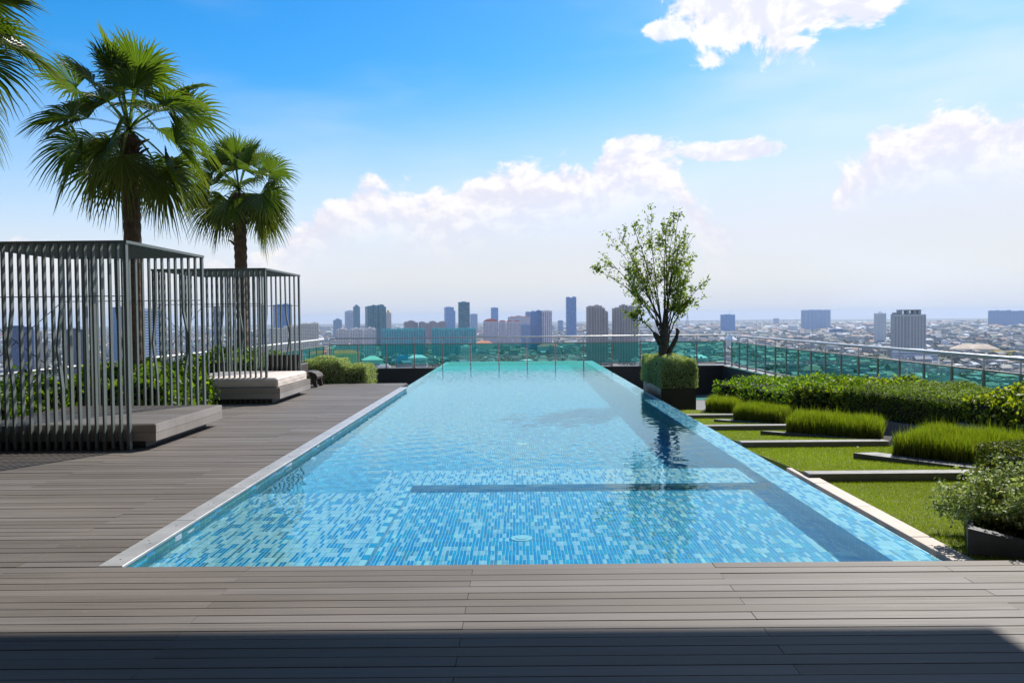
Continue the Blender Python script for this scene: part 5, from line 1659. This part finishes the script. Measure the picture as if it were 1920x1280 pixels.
def frond(rng, el, az, Rb, Lp, age):
    """fan leaf: petiole, then a pleated half round blade whose split tips hang"""
    h = np.array((math.cos(az), math.sin(az), 0.0)); z = np.array((0, 0, 1.0))
    V, Fq, C = [], [], []

    def quad(a, b, c, d, col):
        k = len(V)
        V.extend((a, b, c, d)); Fq.append((k, k + 1, k + 2, k + 3)); C.append(col)
    # petiole, bending down under the blade's weight
    n = 6
    sag = (0.30 + 0.35 * age) * math.cos(el)
    pts = []
    p = np.zeros(3); e = el
    for i in range(n + 1):
        pts.append(p.copy())
        d = h * math.cos(e) + z * math.sin(e)
        p = p + d * (Lp / n)
        e -= sag / n
    side = np.cross(h, z)
    fwd = h * math.cos(e) + z * math.sin(e)
    nrm = np.cross(side, fwd)
    if nrm[2] < 0 and el > -0.5:
        nrm = -nrm
    pc = (0.13, 0.17, 0.04)
    for i in range(n):
        w0, w1 = 0.022 * (1 - 0.5 * i / n), 0.022 * (1 - 0.5 * (i + 1) / n)
        a, b = pts[i], pts[i + 1]
        quad(a - side * w0, a + side * w0, b + side * w1, b - side * w1, pc)
        quad(a - side * w0 - nrm * 0.02, a + side * w0 - nrm * 0.02, b + side * w1 - nrm * 0.016, b - side * w1 - nrm * 0.016, pc)
    hub = pts[-1]
    ns = 44
    span = R(236)
    twist = rng.uniform(-0.8, 0.8)
    side2 = side * math.cos(twist) + nrm * math.sin(twist)
    nrm2 = nrm * math.cos(twist) - side * math.sin(twist)
    base_c = np.array((0.085, 0.125, 0.018)) * rng.uniform(0.8, 1.25) * (1.35 if age < 0.2 else 1.0)
    if age > 0.85:
        base_c = base_c * 0.6 + np.array((0.10, 0.085, 0.02)) * 0.6
    st = 9
    cup = rng.uniform(0.10, 0.35)
    for k in range(ns):
        th = -span / 2 + span * (k + 0.5) / ns + rng.normal(0, 0.012)
        d0 = fwd * math.cos(th) + side2 * math.sin(th)
        d0 = d0 + nrm2 * (cup * (1 - math.cos(th)) * 0.5 + 0.16 * abs(math.sin(th)))
        d0 /= np.linalg.norm(d0)
        tn = np.cross(d0, nrm2); tn /= np.linalg.norm(tn)
        L = Rb * (0.80 + 0.22 * math.cos(th * 0.8)) * rng.uniform(0.92, 1.06)
        droop = rng.uniform(0.12, 0.38) + 0.45 * age ** 1.5
        split = rng.uniform(0.50, 0.62)
        sc = base_c * rng.uniform(0.8, 1.25)
        prev = None
        for i in range(st + 1):
            t = i / st
            c = hub + d0 * (L * t) - z * (droop * L * max(0, t - 0.42) ** 2 * 1.55)
            if t > split:
                c = c + tn * (rng.normal(0, 0.010)) - z * 0.02 * (t - split)
            wfull = span / ns * t * L * 1.06
            wmax = span / ns * split * L * 1.0
            w = min(wfull, wmax) if t <= split else wmax * max(0.03, (1 - (t - split) / (1 - split)) ** 0.85)
            w = max(w, 0.003)
            lift = nrm2 * (w * 0.30)
            cur = (c - tn * w / 2 + lift, c - lift * 0.4, c + tn * w / 2 + lift)
            if prev is not None:
                tc = max(0.0, t - 0.72) / 0.28
                col = sc * (1 - 0.55 * tc) + np.array((0.20, 0.19, 0.07)) * 0.55 * tc
                quad(prev[0], prev[1], cur[1], cur[0], col)
                quad(prev[1], prev[2], cur[2], cur[1], col)
            prev = cur
    return np.array(V), np.array(Fq), np.array(C)


M['palm_trunk'] = simple('palm_trunk', (0.14, 0.085, 0.05), 0.95, var=0.45, scale=9, bump=0.7, bscale=50)
palm('fan palm at the left picture edge with only its fronds in view', -6.8, 9.0, 4.80, 30, 0.80, 0.90, 13, 0.15)
palm('tall full fan palm rising behind the near pergola', -6.58, 14.0, 4.88, 36, 0.84, 0.92, 5, 0.145)
palm('smaller fan palm rising behind the far pergola', -6.65, 19.7, 4.76, 31, 0.78, 0.74, 9, 0.15)


def pergola(label, y0, group='slatted pergolas over the daybeds'):
    """open cube of flat bars: front and back screens, a slatted roof, corner posts"""
    xr, xl, dpt, h = -4.85, -7.0, 2.45, 2.57
    y1 = y0 + dpt
    t = thing('pergola', label, 'pergola', ((xl + xr) / 2, y0, 0.0), group=group)
    bw, bd = 0.024, 0.060
    for (x, y) in ((xr, y0), (xr, y1), (xl, y0), (xl, y1)):
        mb = MB(); mb.box(x - 0.018, x + 0.018, y - 0.033, y + 0.033, 0.003, h - 0.001); mb.build('corner_post', M['pergola'], t)
    for nm, b in (('top_rail', (xl - 0.03, xr + 0.03, y0 - 0.035, y0 + 0.035)), ('top_rail', (xl - 0.03, xr + 0.03, y1 - 0.035, y1 + 0.035)), ('top_rail', (xr - 0.03, xr + 0.03, y0 + 0.036, y1 - 0.036)), ('top_rail', (xl - 0.03, xl + 0.03, y0 + 0.036, y1 - 0.036))):
        mb = MB(); mb.box(*b, h, h + 0.035); mb.build(nm, M['pergola'], t)
    # roof slats
    n = 13
    sm = None
    for i in range(n):
        y = y0 + 0.18 * (i + 0.75)
        if y > y1 - 0.06:
            break
        if sm is None:
            mb = MB(); mb.box(xl + 0.031, xr - 0.031, -0.027, 0.027, -0.008, 0.03); sm = mb.mesh('roof_slat', M['pergola'])
        link('roof_slat', sm, t, (0 - t.location.x, y - t.location.y, h))
    # screens
    straight = {}
    bent = {2: 0.35, 8: -0.55, 13: 0.0}
    for yi, (y, zb) in enumerate(((y0, 0.003), (y1, 0.003))):
        k = 0
        x = xr - 0.102
        while x > xl + 0.06:
            off = {(0, 7): -0.055, (0, 13): -0.06, (1, 2): 0.09, (1, 6): -0.06, (1, 12): 0.07}.get((yi, k))
            if off is None:
                if yi not in straight:
                    mb = MB(); mb.box(-bw / 2, bw / 2, -bd / 2, bd / 2, zb, h - 0.001); straight[yi] = mb.mesh('screen_bar', M['pergola'])
                link('screen_bar', straight[yi], t, (x - t.location.x, y - t.location.y, 0))
            else:                                       # bars that kink part way up
                mb = MB()
                zs = [zb, 0.78, 1.28, 1.75, h - 0.001]
                xs = [x, x + off * 0.15, x + off, x + off * 0.1, x]
                for a in range(4):
                    mb.beam((xs[a], y, zs[a]), (xs[a + 1], y, zs[a + 1]), bd, bw, up=(1, 0, 0))
                mb.build('bent_bar', M['pergola'], t)
            k += 1
            x -= 0.102
        mb = MB(); mb.tube([(xl, y + 0.04, 1.92), (xr, y + 0.04, 1.92)], 0.006, 6); mb.build('tie_rod', M['rod'], t)
    mb = MB(); mb.tube([(xl, y0 + 0.06, 0.75), (xl, y1 - 0.06, 1.9)], 0.006, 6); mb.tube([(xl + 0.02, y0 + 0.06, 1.9), (xl + 0.02, y1 - 0.06, 0.75)], 0.006, 6)
    mb.build('brace_rod', M['rod'], t)


pergola('near slatted pergola over the bare daybed at the left picture edge', 10.15)
pergola('far slatted pergola over the daybed with a cream mattress', 15.75)


def daybed(label, y0):
    x0, x1, dpt = -6.95, -4.55, 2.3
    y1 = y0 + dpt
    zb, zt = 0.10, 0.315
    t = thing('daybed', label, 'daybed', ((x0 + x1) / 2, y0, 0), group='low plank daybeds')
    mb = MB(); mb.box(x0 + 0.15, x1 - 0.2, y0 + 0.15, y1 - 0.12, 0.003, zb + 0.02); mb.build('plinth', M['planter'], t)
    mb = MB(); mb.box(x0 + 0.03, x1 - 0.03, y0 + 0.03, y1 - 0.03, zb + 0.021, zt - 0.025); mb.build('frame', M['dark'], t)
    hh = (zt - 0.003 - zb) / 2
    for nm, q in (('front', (x0, x1, y0, y0 + 0.025)), ('back', (x0, x1, y1 - 0.025, y1)), ('right', (x1 - 0.025, x1, y0 + 0.026, y1 - 0.026)), ('left', (x0, x0 + 0.025, y0 + 0.026, y1 - 0.026))):
        for k in range(2):
            mb = MB(); mb.box(*q, zb + k * hh, zb + (k + 1) * hh - 0.004); mb.build('fascia_board', M['fascia'], t)
    n = 20
    p = (dpt - 0.056) / n
    me = None
    for i in range(n):
        if me is None:
            mb = MB(); mb.box(x0 + 0.028, x1 - 0.028, 0.002, p - 0.002, zt - 0.024, zt, 0, 0.002); me = mb.mesh('plank', M['bed_plank'])
        link('plank', me, t, (-t.location.x, 0.028 + i * p, 0))
    return t


daybed('bare dark plank daybed under the near pergola', 10.22)
daybed('plank daybed carrying a cream mattress under the far pergola', 15.6)


def mattress():
    x0, x1, y0, y1, z0, z1 = -6.55, -4.62, 15.68, 17.82, 0.318, 0.50
    t = thing('mattress', 'thick cream canvas mattress lying on the far daybed', 'mattress', ((x0 + x1) / 2, (y0 + y1) / 2, z0))
    nx, ny = 60, 64
    rng = np.random.default_rng(8)
    us, vs = np.linspace(0, 1, nx), np.linspace(0, 1, ny)
    U, Vv = np.meshgrid(us, vs)
    X = x0 + U * (x1 - x0); Yy = y0 + Vv * (y1 - y0)
    ed = np.minimum(np.minimum(U * (x1 - x0), (1 - U) * (x1 - x0)), np.minimum(Vv * (y1 - y0), (1 - Vv) * (y1 - y0)))
    Z = z1 - 0.035 * np.clip(1 - ed / 0.06, 0, 1) ** 2 + 0.006 * np.sin(U * 9 + Vv * 4) * np.sin(Vv * 7) + 0.012 * np.exp(-((U - 0.62) / 0.03) ** 2) * np.exp(-((Vv - 0.6) / 0.25) ** 2)
    Z -= 0.010 * np.exp(-(ed - 0.10) ** 2 / 0.0006)
    P = np.stack([X, Yy, Z], -1).reshape(-1, 3)
    idx = np.arange(nx * ny).reshape(ny, nx)
    Q = np.stack([idx[:-1, :-1], idx[:-1, 1:], idx[1:, 1:], idx[1:, :-1]], -1).reshape(-1, 4).tolist()
    rim = list(idx[0, :]) + list(idx[1:, -1]) + list(idx[-1, -2::-1]) + list(idx[-2:0:-1, 0])
    b = len(P)
    lo = []
    rings = 6
    allp = [P]
    cnt = b
    prev = rim
    for r in range(1, rings + 1):
        s = r / rings
        rp = P[rim].copy()
        c = np.array(((x0 + x1) / 2, (y0 + y1) / 2))
        bul = 0.012 * math.sin(math.pi * s) + (0.006 * np.sin(np.arange(len(rim)) * 0.35) * math.sin(math.pi * s))
        dv = rp[:, :2] - c; dv = dv / np.linalg.norm(dv, axis=1, keepdims=True)
        rp[:, :2] += dv * np.reshape(bul, (-1, 1))
        rp[:, 2] = rp[:, 2] + (z0 - rp[:, 2]) * s
        allp.append(rp)
        cur = list(range(cnt, cnt + len(rim))); cnt += len(rim)
        for i in range(len(rim)):
            j = (i + 1) % len(rim)
            Q.append([prev[j], prev[i], cur[i], cur[j]])
        prev = cur
    me = np_mesh('cover', np.vstack(allp), np.array(Q), M['cushion'], smooth=True)
    me.transform(Matrix.Translation(-t.location))
    link('cover', me, t)
    mb = MB()
    for z in (z0 + 0.012, z1 - 0.045):
        mb.tube([(x0 + 0.01, y0 - 0.004, z), (x1 - 0.01, y0 - 0.004, z), (x1 + 0.004, y0 + 0.01, z), (x1 + 0.004, y1 - 0.01, z)], 0.006, 6)
    mb.build('piping', M['cushion'], t)


mattress()


def wicker():
    # armchair seen from behind: a broad back panel that widens upward
    t = thing('wicker_armchair', 'dark wicker armchair with a broad back behind the far daybed', 'armchair', (-5.35, 18.95, 0))
    x = -5.32
    mb = MB(); mb._add([(x - 0.28, 18.55, 0.3), (x + 0.30, 18.55, 0.3), (x + 0.39, 18.45, 0.82), (x - 0.39, 18.45, 0.82), (x - 0.28, 18.62, 0.3), (x + 0.30, 18.62, 0.3), (x + 0.39, 18.52, 0.82), (x - 0.39, 18.52, 0.82)],
                       [(0, 1, 2, 3), (7, 6, 5, 4), (0, 4, 5, 1), (1, 5, 6, 2), (2, 6, 7, 3), (3, 7, 4, 0)])
    mb.build('backrest', M['wicker'], t)
    mb = MB(); mb.box(x - 0.30, x + 0.32, 18.62, 19.25, 0.28, 0.40, 0, 0.02); mb.build('seat', M['wicker'], t)
    for s in (-1, 1):
        mb = MB(); mb.box(x + s * 0.33 - 0.05, x + s * 0.33 + 0.05, 18.63, 19.25, 0.28, 0.60, 0, 0.02); mb.build('armrest', M['wicker'], t)
        for yy in (18.62, 19.2):
            mb = MB(); mb.box(x + s * 0.3 - 0.025, x + s * 0.3 + 0.025, yy - 0.025, yy + 0.025, 0.003, 0.279); mb.build('leg', M['wicker'], t)
    # lounger with a rolled foot end
    t = thing('wicker_lounger', 'dark wicker lounger with a rolled foot end beside the silver hedge', 'lounger', (-5.2, 19.6, 0))
    prof = [(-6.3, 0.62), (-6.0, 0.42), (-5.7, 0.34), (-5.2, 0.36), (-5.0, 0.38), (-4.88, 0.365), (-4.79, 0.32), (-4.75, 0.25)]
    mb = MB()
    n = len(prof)
    vs = []
    for yy in (19.35, 19.95):
        vs += [(px, yy, pz) for px, pz in prof] + [(px - 0.01, yy, pz - 0.05) for px, pz in prof]
    fs = []
    for i in range(n - 1):
        fs += [(i, i + 1, 2 * n + i + 1, 2 * n + i), (n + i + 1, n + i, 3 * n + i, 3 * n + i + 1), (i + 1, i, n + i, n + i + 1), (2 * n + i, 2 * n + i + 1, 3 * n + i + 1, 3 * n + i)]
    fs += [(n - 1, 2 * n - 1, 4 * n - 1, 3 * n - 1), (0, 2 * n, 3 * n, n)]
    mb._add(vs, fs)
    mb.build('seat', M['wicker'], t)
    for px, top in ((-4.86, 0.34), (-5.75, 0.29)):
        for yy in (19.36, 19.88):
            mb = MB()
            mb._add([(px - 0.07, yy, top), (px + 0.05, yy, top), (px + 0.05, yy + 0.06, top), (px - 0.07, yy + 0.06, top), (px + 0.02, yy, 0.003), (px + 0.10, yy, 0.003), (px + 0.10, yy + 0.06, 0.003), (px + 0.02, yy + 0.06, 0.003)],
                    [(0, 1, 2, 3), (7, 6, 5, 4), (4, 5, 1, 0), (5, 6, 2, 1), (6, 7, 3, 2), (7, 4, 0, 3)])
            mb.build('leg', M['wicker'], t)


wicker()


def fallen_leaves():
    for u, v, a, c, lb in ((365, 818, 0.6, (0.45, 0.33, 0.10), 'yellow fallen leaf on the deck in front of the near daybed'),
                           (1608, 838, 1.4, (0.30, 0.20, 0.08), 'brown fallen leaf on the lawn behind the nearest kerb')):
        p = GP(u, v, 0.004 if u < 900 else -0.05)
        t = simple('dry_leaf', c, 0.7, var=0.1)
        mb = MB()
        k = 0.035
        pts = [(-k, 0, 0.0), (-k * 0.4, k * 0.4, 0.008), (k * 0.4, k * 0.35, 0.011), (k, 0, 0.004), (k * 0.4, -k * 0.35, 0.012), (-k * 0.4, -k * 0.4, 0.006)]
        mb._add(pts + [(0, 0, 0.003)], [(i, (i + 1) % 6, 6) for i in range(6)])
        o = mb.build('fallen_leaf', t, None, p)
        o.rotation_euler = (0, 0, a)
        tag(o, lb, 'leaf')


fallen_leaves()
